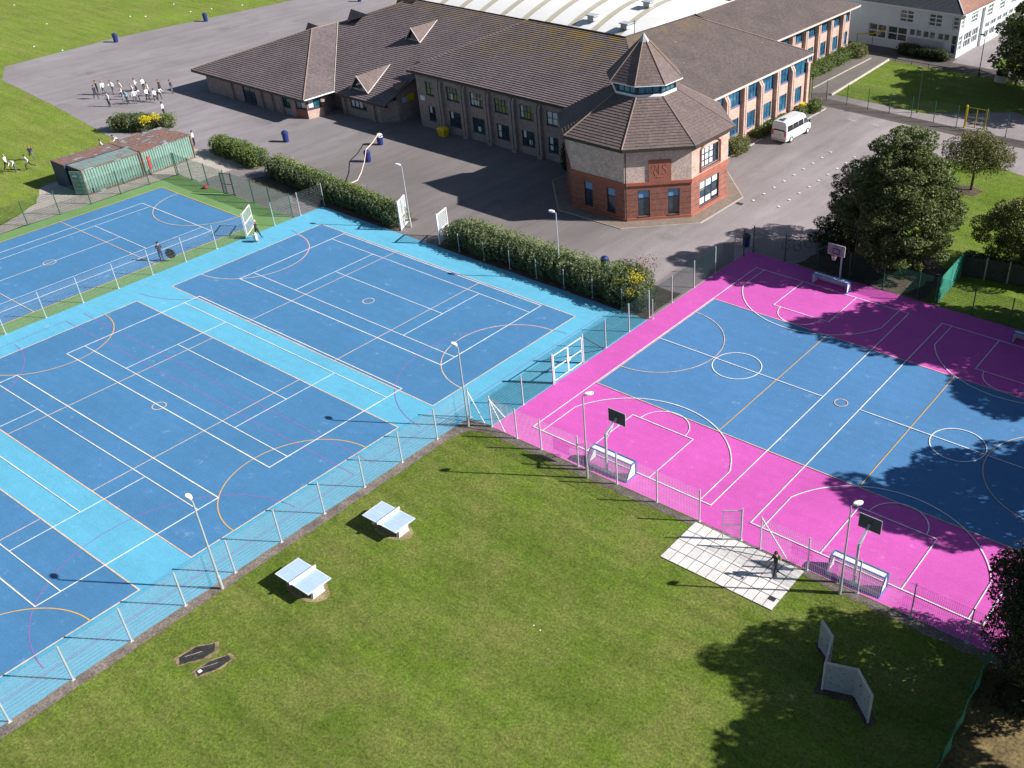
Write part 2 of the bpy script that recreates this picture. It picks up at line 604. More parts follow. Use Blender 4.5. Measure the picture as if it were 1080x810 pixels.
def sheet(name, pts, z, mat, jit=0.0, step=0.0):
    P = []
    if step:
        n = len(pts)
        for i in range(n):
            a, b_ = pts[i], pts[(i + 1) % n]
            L = math.hypot(b_[0] - a[0], b_[1] - a[1])
            k = max(1, int(L / step))
            for j in range(k):
                t = j / k
                P.append((a[0] + (b_[0] - a[0]) * t + random.uniform(-jit, jit), a[1] + (b_[1] - a[1]) * t + random.uniform(-jit, jit)))
    else:
        P = pts
    mb = MB()
    mb.poly([(x, y, z) for x, y in P])
    o = mb.build(name, mat)
    bm = bmesh.new()
    bm.from_mesh(o.data)
    bmesh.ops.triangulate(bm, faces=bm.faces[:])
    for f in bm.faces:
        if f.normal.z < 0:
            f.normal_flip()
    bm.to_mesh(o.data)
    bm.free()
    return tag(o, kind='structure')


# ------------------------------------------------------------------ ground
def rect(x0, y0, x1, y1):
    return [(x0, y0), (x1, y0), (x1, y1), (x0, y1)]


sheet('ground', rect(-2500, -1500, 1500, 2500), 0.0, 'grass')
sheet('playing_field', [(-900, -300), (-61, -300), (-61, -3), (-61.4, 11), (-75.5, 8.3), (-92, 10.6), (-109, 12.4), (-115, 15.6), (-117, 32), (-116, 62), (-112, 130), (-100, 600), (-900, 600)], 0.004, 'field_grass', 0.12, 2.0)
yard = [(-41.4, 5.9), (-41.0, 9.0), (-2.4, 9.35), (-2.4, 24.45), (2.6, 24.5), (3.2, 40), (3.5, 55.5), (8, 57), (30, 50), (45, 52), (45, 66), (12, 72.5), (3.5, 75.6), (-0.5, 72), (-5, 68.8), (-17, 69.3),
        (-18.2, 78), (-18.2, 87.6), (60, 87.6), (60, 92.5), (-5.5, 92.5), (-5, 140), (-130, 200), (-112, 130), (-116, 62), (-117, 32), (-115, 15.6), (-109, 12.4), (-92, 10.6), (-75.5, 8.3), (-68.5, 6), (-68.6, -3.2), (-64, -5.8), (-60.1, -9), (-60.1, 6.2)]
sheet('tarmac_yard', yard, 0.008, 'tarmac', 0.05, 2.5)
sheet('dirty_apron', [(-68.4, -3.6), (-64.5, -6.2), (-60.15, -14), (-60.15, 6.3), (-56.5, 6.4), (-56.8, 11.6), (-61.8, 12.4), (-68.2, 11.2)], 0.012, 'concrete', 0.18, 1.0)
sheet('footpath_band', [(-21.3, 69.5), (-17.3, 64.6), (1.8, 63.6), (12, 64), (12, 66.2), (1, 66.3), (-17.3, 67.4), (-17.6, 69.5)], 0.012, 'tarmac_dark', 0.05, 2)
sheet('footpath', [(-23, 66), (-18.1, 69.5), (-18.1, 92), (-23.5, 92)], 0.014, 'tarmac_path')
sheet('footpath_dark', [(-18.0, 87.7), (60, 87.7), (60, 91.5), (-10.5, 91.5), (-10.6, 93.5), (-25, 93.5), (-25, 89.7), (-18.0, 89.7)], 0.018, 'tarmac_dark')
sheet('park_lawn', [(4.0, 24.6), (70, 24.6), (70, 49.5), (12, 54.6), (8.4, 57), (4.0, 55.7)], 0.012, 'park_grass', 0.08, 1.5)
sheet('park_lawn', [(-17.0, 69.7), (-4.7, 69.0), (-0.5, 72.2), (4.2, 76), (12, 73.4), (60, 70), (60, 87.3), (-17.3, 86.6)], 0.024, 'park_grass', 0.05, 1.5)
sheet('park_lawn', [(-4.5, 92.8), (50, 92.8), (50, 150), (-3.8, 150)], 0.012, 'park_grass', 0.05, 1.5)
sheet('bare_earth', [(7.2, 47.6), (9.4, 47.8), (9.6, 49.6), (8.0, 50.3), (6.9, 49.2)], 0.03, 'dark_soil', 0.12, 0.4)
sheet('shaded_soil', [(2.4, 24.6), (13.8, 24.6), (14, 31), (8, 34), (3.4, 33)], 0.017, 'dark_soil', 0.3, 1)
sheet('hedge_soil', [(-53.2, 9.3), (-31.4, 9.3), (-31.4, 12.4), (-51, 13.2)], 0.013, 'dark_soil', 0.2, 1)
sheet('hedge_soil', [(-25.6, 9.3), (-2.5, 9.3), (-2.8, 14.5), (-10, 14.2), (-24.8, 12.6)], 0.013, 'dark_soil', 0.2, 1)
sheet('mossy_bank', [(32.1, -60), (90, -60), (90, 24), (33.3, 24), (33.3, -7.6), (31.7, -8.6), (32.1, -13)], 0.006, 'mossy_soil', 0.1, 1)

# surfacing of the courts
sheet('court_surround', [(-41.15, -75), (-4.42, -75), (-4.42, -10.6), (-4.25, -8.3), (-2.4, -8.05), (-2.4, 9.35), (-41.15, 9.35)], 0.014, 'court_cyan')
sheet('court_surround', rect(-60.0, -75, -41.155, 6.05), 0.014, 'court_green')
sheet('court_surround', rect(-2.395, -8.15, 33.2, 24.5), 0.014, 'court_pink')
sheet('gravel_strip', [(-4.42, -75), (-3.75, -75), (-3.72, -30), (-3.7, -10.4), (-3.3, -9.25), (-1.9, -8.85), (-1.8, -8.2), (-3.0, -8.15), (-4.3, -8.35), (-4.42, -10.6)], 0.016, 'gravel', 0.05, 0.4)
sheet('gravel_strip', [(-1.8, -8.2), (33.2, -8.2), (33.2, -8.85), (20, -8.72), (8, -8.8), (-1.9, -8.85)], 0.012, 'gravel', 0.09, 0.35)

LZ = [0.022]


def nz():
    LZ[0] += 0.00035
    return LZ[0]


def court_patch(name, x0, y0, x1, y1, mat):
    sheet(name, rect(x0, y0, x1, y1), 0.018, mat)


L, W_ = 30.5, 15.25
for cy in (-8.68, -27.03, -45.38):
    court_patch('court_playing_area', -37.9, cy, -7.4, cy + W_, 'court_blue')
court_patch('court_playing_area', -58.25, -27.3, -42.85, 3.2, 'court_blue')
court_patch('court_playing_area', -58.25, -70, -42.85, -31.0, 'court_blue')
court_patch('court_playing_area', 0, 0, L, W_, 'court_blue_pink')


class Lines:
    def __init__(s):
        s.mb = MB()

    def seg(s, x0, y0, x1, y1, wd=0.07, m=0):
        z = nz()
        dx, dy = x1 - x0, y1 - y0
        l = math.hypot(dx, dy)
        ux, uy = dx / l, dy / l
        px, py = -uy * wd / 2, ux * wd / 2
        ex, ey = ux * wd / 2, uy * wd / 2
        s.mb.poly([(x0 - ex - px, y0 - ey - py, z), (x1 + ex - px, y1 + ey - py, z), (x1 + ex + px, y1 + ey + py, z), (x0 - ex + px, y0 - ey + py, z)], m)

    def rect(s, x0, y0, x1, y1, wd=0.07, m=0):
        s.seg(x0, y0, x1, y0, wd, m)
        s.seg(x1, y0, x1, y1, wd, m)
        s.seg(x1, y1, x0, y1, wd, m)
        s.seg(x0, y1, x0, y0, wd, m)

    def arc(s, cx, cy, r, a0, a1, wd=0.07, m=0, n=40):
        z = nz()
        for i in range(n):
            t0, t1 = R(a0 + (a1 - a0) * i / n), R(a0 + (a1 - a0) * (i + 1) / n)
            q = [(r - wd / 2, t0), (r + wd / 2, t0), (r + wd / 2, t1), (r - wd / 2, t1)]
            s.mb.poly([(cx + rr * math.cos(t), cy + rr * math.sin(t), z) for rr, t in q], m)

    def build(s, name, mats):
        return tag(s.mb.build(name, mats), kind='structure')


LM = ['line_white', 'line_cream', 'line_yellow', 'line_magenta']
A = Lines()
# magenta football markings first (lowest)
A.seg(-39.4, -15.36, -5.85, -15.36, .055, 3)
A.seg(-39.4, -16.82, -5.85, -16.82, .055, 3)
A.seg(-5.82, -70, -5.82, -16.82, .055, 3)
A.seg(-5.82, -15.36, -5.82, 8.6, .055, 3)
A.seg(-39.45, -70, -39.45, -16.82, .055, 3)
for cy in (-3.4, -28.4):
    A.arc(-5.82, cy, 7.5, 93, 267, .055, 3)
    A.arc(-39.45, cy, 7.5, -87, 87, .055, 3)
for cy in (-8.68, -27.03, -45.38):
    A.rect(-37.9, cy, -7.4, cy + W_, .075, 1)
    for k in (1, 2):
        A.seg(-37.9 + L * k / 3, cy, -37.9 + L * k / 3, cy + W_, .06, 1)
    A.arc(-37.9, cy + W_ / 2, 4.9, -90, 90, .065, 1 if cy > -20 else 2)
    A.arc(-7.4, cy + W_ / 2, 4.9, 90, 270, .065, 1 if cy > -20 else 2)
    A.arc(-22.65, cy + W_ / 2, .45, 0, 360, .06, 1)
for ty in (-4.63, -19.39, -33.98):
    x0, x1, w0 = -34.5, -10.73, 10.97
    A.rect(x0, ty, x1, ty + w0, .075)
    A.seg(x0, ty + 1.37, x1, ty + 1.37, .06)
    A.seg(x0, ty + 9.6, x1, ty + 9.6, .06)
    A.seg(x0 + 5.485, ty + 1.37, x0 + 5.485, ty + 9.6, .06)
    A.seg(x1 - 5.485, ty + 1.37, x1 - 5.485, ty + 9.6, .06)
    A.seg(x0 + 5.485, ty + 5.485, x1 - 5.485, ty + 5.485, .06)
A.build('court_markings', LM)
G = Lines()
for y0, y1 in ((-27.3, 3.2), (-70, -31.0)):
    G.rect(-58.25, y0, -42.85, y1, .075, 2)
for yy in (-7.13, -17.5):
    G.seg(-58.25, yy, -42.85, yy, .06, 1)
G.arc(-50.55, 3.2, 4.9, 180, 360, .065, 1)
G.arc(-50.55, -12.2, .5, 0, 360, .07, 1)
G.rect(-56.05, -24.0, -44.95, -.25, .07)
G.seg(-54.68, -24, -54.68, -.25, .06)
G.seg(-46.32, -24, -46.32, -.25, .06)
G.seg(-54.68, -5.8, -46.32, -5.8, .06)
G.seg(-54.68, -18.4, -46.32, -18.4, .06)
G.seg(-50.5, -18.4, -50.5, -5.8, .06)
G.build('court_markings', LM)
P = Lines()
P.rect(0, 0, L, W_, .065, 1)
for k in (1, 2):
    P.seg(L * k / 3, 0, L * k / 3, W_, .06, 2)
P.arc(0, W_ / 2, 4.9, -90, 90, .06, 1)
P.arc(L, W_ / 2, 4.9, 90, 270, .06, 1)
P.arc(L / 2, W_ / 2, .45, 0, 360, .06, 1)
for x0, x1 in ((-.12, 13.88), (16.64, 30.62)):
    xm = (x0 + x1) / 2
    P.rect(x0, -6.6, x1, 22.0, .075)
    P.seg(x0, 7.6, x1, 7.6, .07)
    P.arc(xm, 7.6, 1.8, 0, 360, .07)
    for sgn, base in ((1, -6.6), (-1, 22.0)):
        P.seg(xm - 2.45, base, xm - 2.45, base + sgn * 4.88, .07)
        P.seg(xm + 2.45, base, xm + 2.45, base + sgn * 4.88, .07)
        P.seg(xm - 2.45, base + sgn * 4.88, xm + 2.45, base + sgn * 4.88, .07)
        a = (0, 180) if sgn > 0 else (180, 360)
        P.arc(xm, base + sgn * 4.88, 1.8, a[0], a[1], .065)
        P.seg(xm - 6.2, base, xm - 6.2, base + sgn * 3.37, .065)
        P.seg(xm + 6.2, base, xm + 6.2, base + sgn * 3.37, .065)
        cyy = base + sgn * .87
        da = math.degrees(math.asin(2.5 / 6.685))
        if sgn > 0:
            P.arc(xm, cyy, 6.685, da, 180 - da, .07)
        else:
            P.arc(xm, cyy, 6.685, 180 + da, 360 - da, .07)
P.build('court_markings', LM)
# parking bay dots on the yard
D = Lines()
for X, Y0, n in ((-7.87, 34.4, 9), (-5.08, 34.5, 9)):
    for i in range(n):
        D.seg(X - .02, Y0 + 2.03 * i, X + .02, Y0 + 2.03 * i, .22)
for i in range(5):
    D.seg(-11.2 + 2.9 * i, 61.6, -10.2 + 2.9 * i, 61.4, .06)
D.build('parking_markings', ['line_white'])

# paved ring round the octagon and kerbs
kr = MB()
oc = (-18.2, 30.75)


def octpts(ap, c=oc):
    r = ap / math.cos(math.pi / 8)
    return [(c[0] + r * math.cos(R(22.5 + 45 * i)), c[1] + r * math.sin(R(22.5 + 45 * i))) for i in range(8)]


o = MB().prism(octpts(9.0), 0.0, 0.09).build('pavement', 'paving_brown')
tag(o, kind='structure')
o = MB().prism(octpts(9.1), 0.0, 0.075).build('kerb', 'concrete')
tag(o, kind='structure')
o = MB().b2((-16.2, 40, 0), (-16.05, 50, .1)).b2((-15.4, 57.5, 0), (-15.25, 63.6, .1)).b2((-15.3, 63.6, 0), (-18.2, 63.75, .1)).build('kerb', 'concrete')
tag(o, kind='structure')
o = MB().b2((-20.6, 70, 0), (-20.45, 87, .1)).build('kerb', 'concrete')
tag(o, kind='structure')


# ------------------------------------------------------------------ roofs and walls
def clip(poly, axis_val, key, keep_above):
    out = []
    n = len(poly)
    for i in range(n):
        a, b_ = poly[i], poly[(i + 1) % n]
        da, db = key(a) - axis_val, key(b_) - axis_val
        if not keep_above:
            da, db = -da, -db
        if da >= 0:
            out.append(a)
        if (da >= 0) != (db >= 0):
            t = da / (da - db)
            out.append(a + (b_ - a) * t)
    return out


def tiled(mb, pts, course=0.34, step=0.05, m=0):
    """stepped courses of tiles laid over a planar convex polygon"""
    P = [Vector(p) for p in pts]
    n = Vector((0, 0, 0))
    for i in range(len(P)):
        n += (P[i] - P[0]).cross(P[(i + 1) % len(P)] - P[0])
    n.normalize()
    if n.z < 0:
        n = -n
        P.reverse()
    up = Vector((0, 0, 1))
    t = (up - n * up.dot(n)).normalized()
    tmin = min(p.dot(t) for p in P)
    tmax = max(p.dot(t) for p in P)
    k = max(1, int(round((tmax - tmin) / course)))
    c = (tmax - tmin) / k
    for i in range(k):
        a, b_ = tmin + i * c, tmin + (i + 1) * c
        q = clip(P, a, lambda p: p.dot(t), True)
        q = clip(q, b_, lambda p: p.dot(t), False)
        if len(q) < 3:
            continue
        q2 = [p + n * (step * (1 - (p.dot(t) - a) / c)) for p in q]
        mb.poly(q2, m)
        # riser along the lower edge
        low = [(p, r) for p, r in zip(q, q2) if abs(p.dot(t) - a) < 1e-4]
        if len(low) >= 2:
            s_ = t.cross(n)
            low.sort(key=lambda x: x[0].dot(s_))
            p0, p1 = low[0], low[-1]
            mb.poly([p0[0] - n * .02, p1[0] - n * .02, p1[1], p0[1]], m)
    return mb


def roof_part(parent, name, polys, mat, fascia=None, course=.34, step=.05, ridges=(), ridge_mat='ridge_tile', fh=.26, rr=.075):
    mb = MB()
    for p in polys:
        tiled(mb, p, course, step)
    o = mb.build(name, mat, parent, world=True)
    if fascia:
        f = MB()
        for a, b_ in fascia[1]:
            a, b_ = Vector(a), Vector(b_)
            d = (b_ - a).normalized()
            nrm = Vector((d.y, -d.x, 0)) * .03
            f.hexa([a - nrm + Vector((0, 0, -fh)), b_ - nrm + Vector((0, 0, -fh)), b_ + nrm + Vector((0, 0, -fh)), a + nrm + Vector((0, 0, -fh))],
                   [a - nrm + Vector((0, 0, -.02)), b_ - nrm + Vector((0, 0, -.02)), b_ + nrm + Vector((0, 0, -.02)), a + nrm + Vector((0, 0, -.02))])
            # soffit return towards the wall
            f.poly([a + Vector((0, 0, .02 - fh)), b_ + Vector((0, 0, .02 - fh)), b_ - nrm * 22 + Vector((0, 0, .02 - fh)), a - nrm * 22 + Vector((0, 0, .02 - fh))])
        f.build('fascia', fascia[0], parent, world=True)
    if ridges:
        r_ = MB()
        for a, b_ in ridges:
            a, b_ = Vector(a) + Vector((0, 0, .05)), Vector(b_) + Vector((0, 0, .05))
            r_.tube(a, b_, rr, None, 6)
        r_.build('ridge', ridge_mat, parent, world=True)
    return o


def wall(parent, p0, p1, z0, z1, openings, mat, windows='frame_dark', name='wall', depth=.14, thick=.3, wins=True):
    """outer face on the right-hand side walking p0 -> p1; openings: (u0,u1,z0,z1,style)"""
    p0, p1 = Vector((*p0, 0)), Vector((*p1, 0))
    d = p1 - p0
    Ln = d.length
    d.normalize()
    nrm = Vector((d.y, -d.x, 0))

    def pt(u, z, off=0.0):
        q = p0 + d * u + nrm * off
        return (q.x, q.y, z)
    us = sorted({0.0, Ln} | {round(o_[0], 4) for o_ in openings} | {round(o_[1], 4) for o_ in openings})
    zs = sorted({z0, z1} | {round(o_[2], 4) for o_ in openings} | {round(o_[3], 4) for o_ in openings})
    mb = MB()
    for i in range(len(us) - 1):
        for j in range(len(zs) - 1):
            uc, zc = (us[i] + us[i + 1]) / 2, (zs[j] + zs[j + 1]) / 2
            if any(o_[0] < uc < o_[1] and o_[2] < zc < o_[3] for o_ in openings):
                continue
            mb.poly([pt(us[i], zs[j]), pt(us[i + 1], zs[j]), pt(us[i + 1], zs[j + 1]), pt(us[i], zs[j + 1])])
    for o_ in openings:
        a, b_, c, e = o_[:4]
        mb.poly([pt(a, c), pt(a, e), pt(a, e, -depth), pt(a, c, -depth)])
        mb.poly([pt(b_, c), pt(b_, c, -depth), pt(b_, e, -depth), pt(b_, e)])
        mb.poly([pt(a, c), pt(a, c, -depth), pt(b_, c, -depth), pt(b_, c)])
        mb.poly([pt(a, e), pt(b_, e), pt(b_, e, -depth), pt(a, e, -depth)])
    mb.poly([pt(0, z0, -thick), pt(0, z1, -thick), pt(Ln, z1, -thick), pt(Ln, z0, -thick)])
    w_ = mb.build(name, mat, parent, world=True)
    if wins:
        for o_ in openings:
            window(parent, pt, o_, windows, depth)
    return w_, pt


def window(parent, pt, o_, fmat, depth):
    a, b_, c, e = o_[:4]
    st = o_[4] if len(o_) > 4 else {}
    nc, nr = st.get('grid', (2, 2))
    off = -depth + .05
    t = st.get('t', .06)
    fr = MB()

    def rec(u0, z0, u1, z1, o1, o2):
        fr.hexa([pt(u0, z0, o2), pt(u1, z0, o2), pt(u1, z0, o1), pt(u0, z0, o1)], [pt(u0, z1, o2), pt(u1, z1, o2), pt(u1, z1, o1), pt(u0, z1, o1)])
    rec(a, c, b_, c + t, off - .04, off)
    rec(a, e - t, b_, e, off - .04, off)
    rec(a, c + t, a + t, e - t, off - .04, off)
    rec(b_ - t, c + t, b_, e - t, off - .04, off)
    for i in range(1, nc):
        u = a + (b_ - a) * i / nc
        rec(u - t / 2, c + t, u + t / 2, e - t, off - .04, off - .003)
    rows = st.get('rows') or [c + (e - c) * j / nr for j in range(1, nr)]
    for z in rows:
        rec(a + t, z - t / 2, b_ - t, z + t / 2, off - .04, off - .006)
    # sill
    rec(a - .05, c - .06, b_ + .05, c - .003, -depth + .02, .06)
    f = fr.build('window', st.get('frame', fmat), parent, world=True)
    g = MB().poly([pt(a, c, off - .045), pt(b_, c, off - .045), pt(b_, e, off - .045), pt(a, e, off - .045)])
    g.build('pane', st.get('glass', 'glass_dark'), f, world=True)
    for (fu0, fu1, fz0, fz1, bm_) in st.get('blinds', ()):
        u0, u1 = a + (b_ - a) * fu0, a + (b_ - a) * fu1
        q0, q1 = c + (e - c) * fz0, c + (e - c) * fz1
        MB().poly([pt(u0, q0, off - .043), pt(u1, q0, off - .043), pt(u1, q1, off - .043), pt(u0, q1, off - .043)]).build('blind', bm_, f, world=True)
    return f


# ------------------------------------------------------------------ school building
SCH = thing('school_building', 'brick school complex with brown tiled hip roofs and octagonal corner tower', 'school', (-45, 35, 0))
KP = .39
# octagon roof (lower)
ring = octpts(8.1)
top = octpts(3.0)
zl, zt = 7.1, 10.15
polys = []
rid = []
for i in range(8):
    j = (i + 1) % 8
    polys.append([(*ring[i], zl), (*ring[j], zl), (*top[j], zt), (*top[i], zt)])
    rid.append(((*ring[i], zl), (*top[i], zt)))
eaves = [((*ring[i], zl), (*ring[(i + 1) % 8], zl)) for i in range(8)]
roof_part(SCH, 'octagon_roof', polys, 'roof_tile_tower', ('dark_fascia', eaves), .33, .05, rid, rr=.06)
# lantern
t0, t1, t2 = octpts(2.95), octpts(2.85), octpts(3.4)
mb = MB()
for i in range(8):
    j = (i + 1) % 8
    mb.hexa([(*t0[i], 10.05), (*t0[j], 10.05), (*octpts(2.6)[j], 10.05), (*octpts(2.6)[i], 10.05)], [(*t1[i], 10.33), (*t1[j], 10.33), (*octpts(2.6)[j], 10.33), (*octpts(2.6)[i], 10.33)])
mb.build('lantern_base', 'white_paint', SCH, world=True)
ap = 2.72
q = octpts(ap)
for i in range(8):
    j = (i + 1) % 8
    a, b_ = Vector((*q[i], 0)), Vector((*q[j], 0))
    d = (b_ - a)
    Ln = d.length
    d.normalize()
    nrm = Vector((d.y, -d.x, 0))

    def pt(u, z, off=0., a=a, d=d, nrm=nrm):
        v = a + d * u + nrm * off
        return (v.x, v.y, z)
    window(SCH, pt, (.12, Ln - .12, 10.37, 11.22, {'grid': (3, 1), 't': .07, 'glass': 'glass_teal', 'frame': 'frame_dark'}), 'frame_dark', .02)
for i in range(8):
    MB().tube((*q[i], 10.3), (*q[i], 11.28), .11, None, 6).build('lantern_post', 'frame_dark', SCH, world=True)
ap = (oc[0], oc[1], 14.9)
polys = [[(*t2[i], 11.3), (*t2[(i + 1) % 8], 11.3), ap] for i in range(8)]
roof_part(SCH, 'spire_roof', polys, 'roof_tile_tower', ('white_paint', [((*t2[i], 11.32), (*t2[(i + 1) % 8], 11.32)) for i in range(8)]), .3, .015,
          [((*t2[i], 11.3), ap) for i in range(8)], fh=.1, rr=.05)
mb = MB()
k = octpts(.5)
for i in range(8):
    mb.poly([(*k[i], 14.42), (*k[(i + 1) % 8], 14.42), (oc[0], oc[1], 15.18)])
mb.build('lead_cap', 'lead', SCH, world=True)

# octagon walls
wp = octpts(7.55)
faces = {}
BL = 'blind_white'
for i in range(8):
    j = (i + 1) % 8
    a, b_ = wp[i], wp[j]
    Ln = math.hypot(a[0] - b_[0], a[1] - b_[1])
    mid = ((a[0] + b_[0]) / 2 - oc[0], (a[1] + b_[1]) / 2 - oc[1])
    ang = round(math.degrees(math.atan2(mid[1], mid[0]))) % 360
    lo, hi = [], []
    if ang == 270:
        lo = [(1.45, 2.45, .65, 2.95, {'grid': (1, 2), 'rows': [2.2], 'blinds': [(.06, .94, .68, .97, 'blind_sky_tint')]}),
              (4.15, 5.15, .65, 2.95, {'grid': (1, 2), 'rows': [2.2], 'blinds': [(.06, .94, .68, .97, 'blind_sky_tint')]})]
    if ang == 315:
        lo = [(1.25, 2.35, .45, 3.0, {'grid': (1, 2), 'rows': [2.2], 'blinds': [(.06, .94, .68, .97, 'blind_sky_tint')]}),
              (4.05, 5.15, .45, 3.0, {'grid': (1, 2), 'rows': [2.2], 'blinds': [(.06, .94, .68, .97, 'blind_sky_tint')]})]
    if ang == 0:
        lo = [(1.45, 4.75, .55, 2.95, {'grid': (3, 3), 't': .1, 'frame': 'frame_dark',
                                       'blinds': [(.03, .3, .62, .96, BL), (.36, .63, .68, .96, BL), (.7, .97, .72, .96, BL), (.03, .3, .03, .3, BL), (.36, .63, .03, .28, BL), (.7, .97, .12, .3, BL)]})]
        hi = [(1.65, 4.55, 4.25, 6.1, {'grid': (4, 3), 't': .09, 'frame': 'frame_dark', 'blinds': [(.03, .22, .05, .95, BL), (.28, .47, .05, .95, BL), (.53, .72, .05, .95, BL)]})]
    wall(SCH, a, b_, 0, 3.62, lo, 'red_brick', depth=.16)
    wall(SCH, a, b_, 3.62, 7.0, hi, 'buff_brick' if ang != 0 else 'pink_brick', depth=.16)
    d = Vector((b_[0] - a[0], b_[1] - a[1], 0)).normalized()
    nr = Vector((d.y, -d.x, 0))
    A_, B_ = Vector((*a, 0)), Vector((*b_, 0))
    # plinth, string course and rusticated bands
    for z0, z1, pr in ((0.06, .32, .10), (3.5, 3.8, .11), (3.34, 3.46, .05)):
        e = pr * math.tan(math.pi / 8)
        bd = MB().hexa([A_ + Vector((0, 0, z0)), B_ + Vector((0, 0, z0)), B_ + d * e + nr * pr + Vector((0, 0, z0)), A_ - d * e + nr * pr + Vector((0, 0, z0))],
                [A_ + Vector((0, 0, z1)), B_ + Vector((0, 0, z1)), B_ + d * e + nr * pr + Vector((0, 0, z1)), A_ - d * e + nr * pr + Vector((0, 0, z1))])
        bd.build('plinth' if z0 < 1 else 'string_course', 'stone_band', SCH, world=True)
    # rustication grooves: thin dark strips proud 2 mm, between the windows
    gr = MB()
    segs = []
    cur = .02
    for o_ in sorted(lo):
        segs.append((cur, o_[0] - .08))
        cur = o_[1] + .08
    segs.append((cur, Ln - .02))
    for z in (.95, 1.5, 2.05, 2.6):
        for s0, s1 in segs:
            if s1 - s0 > .1:
                p_, q_ = A_ + d * s0 + nr * .002, A_ + d * s1 + nr * .002
                gr.poly([p_ + Vector((0, 0, z)), q_ + Vector((0, 0, z)), q_ + Vector((0, 0, z + .045)), p_ + Vector((0, 0, z + .045))])
    gr.build('brick_groove', 'dark_soil', SCH, world=True)
    if ang == 315:
        def P_(u, z, off):
            v = A_ + d * u + nr * off
            return (v.x, v.y, z)
        pq = MB()
        pq.hexa([P_(2.25, 3.81, 0), P_(4.35, 3.81, 0), P_(4.35, 3.81, .09), P_(2.25, 3.81, .09)], [P_(2.25, 5.85, 0), P_(4.35, 5.85, 0), P_(4.35, 5.85, .09), P_(2.25, 5.85, .09)])
        plq = pq.build('plaque', 'sandstone_red', SCH, world=True)
        em = MB()

        def stroke(pts, r=.03):
            em.path([P_(u, z, .085) for u, z in pts], r, 6)
        stroke([(2.55, 5.1), (2.62, 5.35), (2.78, 5.45), (2.92, 5.3), (2.88, 5.0), (2.76, 4.75), (2.82, 4.5), (2.9, 4.42)])
        stroke([(3.22, 5.45), (3.22, 4.5)], .03)
        stroke([(3.12, 5.2), (3.05, 4.95), (3.12, 4.7)])
        stroke([(3.95, 5.35), (3.78, 5.45), (3.6, 5.35), (3.58, 5.15), (3.75, 4.98), (3.9, 4.8), (3.86, 4.6), (3.68, 4.5), (3.5, 4.6)])
        stroke([(2.95, 4.2), (3.05, 4.3), (3.15, 4.2)], .04)
        stroke([(3.3, 4.24), (3.45, 4.24)], .04)
        stroke([(3.6, 4.24), (3.66, 4.24)], .04)
        em.build('emblem', 'sandstone_red', plq, world=True)
        # downpipe
        MB().tube(P_(.12, 0.1, .12), P_(.12, 6.9, .12), .05).build('downpipe', 'dark_metal', SCH, world=True)
    if ang == 0:
        def P_(u, z, off):
            v = A_ + d * u + nr * off
            return (v.x, v.y, z)
        ar = MB()
        pts = [(1.45, 4.05), (1.45, 6.15), (1.9, 6.45), (2.5, 6.62), (3.1, 6.68), (3.7, 6.62), (4.3, 6.45), (4.75, 6.15), (4.75, 4.05), (1.45, 4.05)]
        for (u0, z0), (u1, z1) in zip(pts[:-1], pts[1:]):
            ar.tube(P_(u0, z0, .03), P_(u1, z1, .03), .12, None, 6)
        ar.build('window_surround', 'red_brick', SCH, world=True)

# --- front two-storey wing
FE = 6.35
xw, xe = -51.6, -27.7
roof_part(SCH, 'roof', [[(xw, 30.9, FE), (xe, 30.9, FE), (-25.8, 35.8, FE + KP * 4.9), (-24.9, 38.0, FE + KP * 7.1), (-29.1, 42.2, 10.75), (-42.8, 42.2, 10.75)],
                        [(xw, 30.9, FE), (-42.8, 42.2, 10.75), (-46.9, 45.9, 8.7), (xw, 45.9, FE)]],
          'roof_tile', ('dark_fascia', [((xw, 30.9, FE), (xe, 30.9, FE))]), .34, .075,
          [((xw, 30.9, FE), (-42.8, 42.2, 10.75))], 'roof_tile')
MB().tube((-42.8, 42.2, 10.8), (-29.1, 42.2, 10.8), .12, None, 6).tube((-29.1, 42.2, 10.8), (-28.7, 54.4, 10.75), .12, None, 6).build('ridge', 'dark_fascia', SCH, world=True)
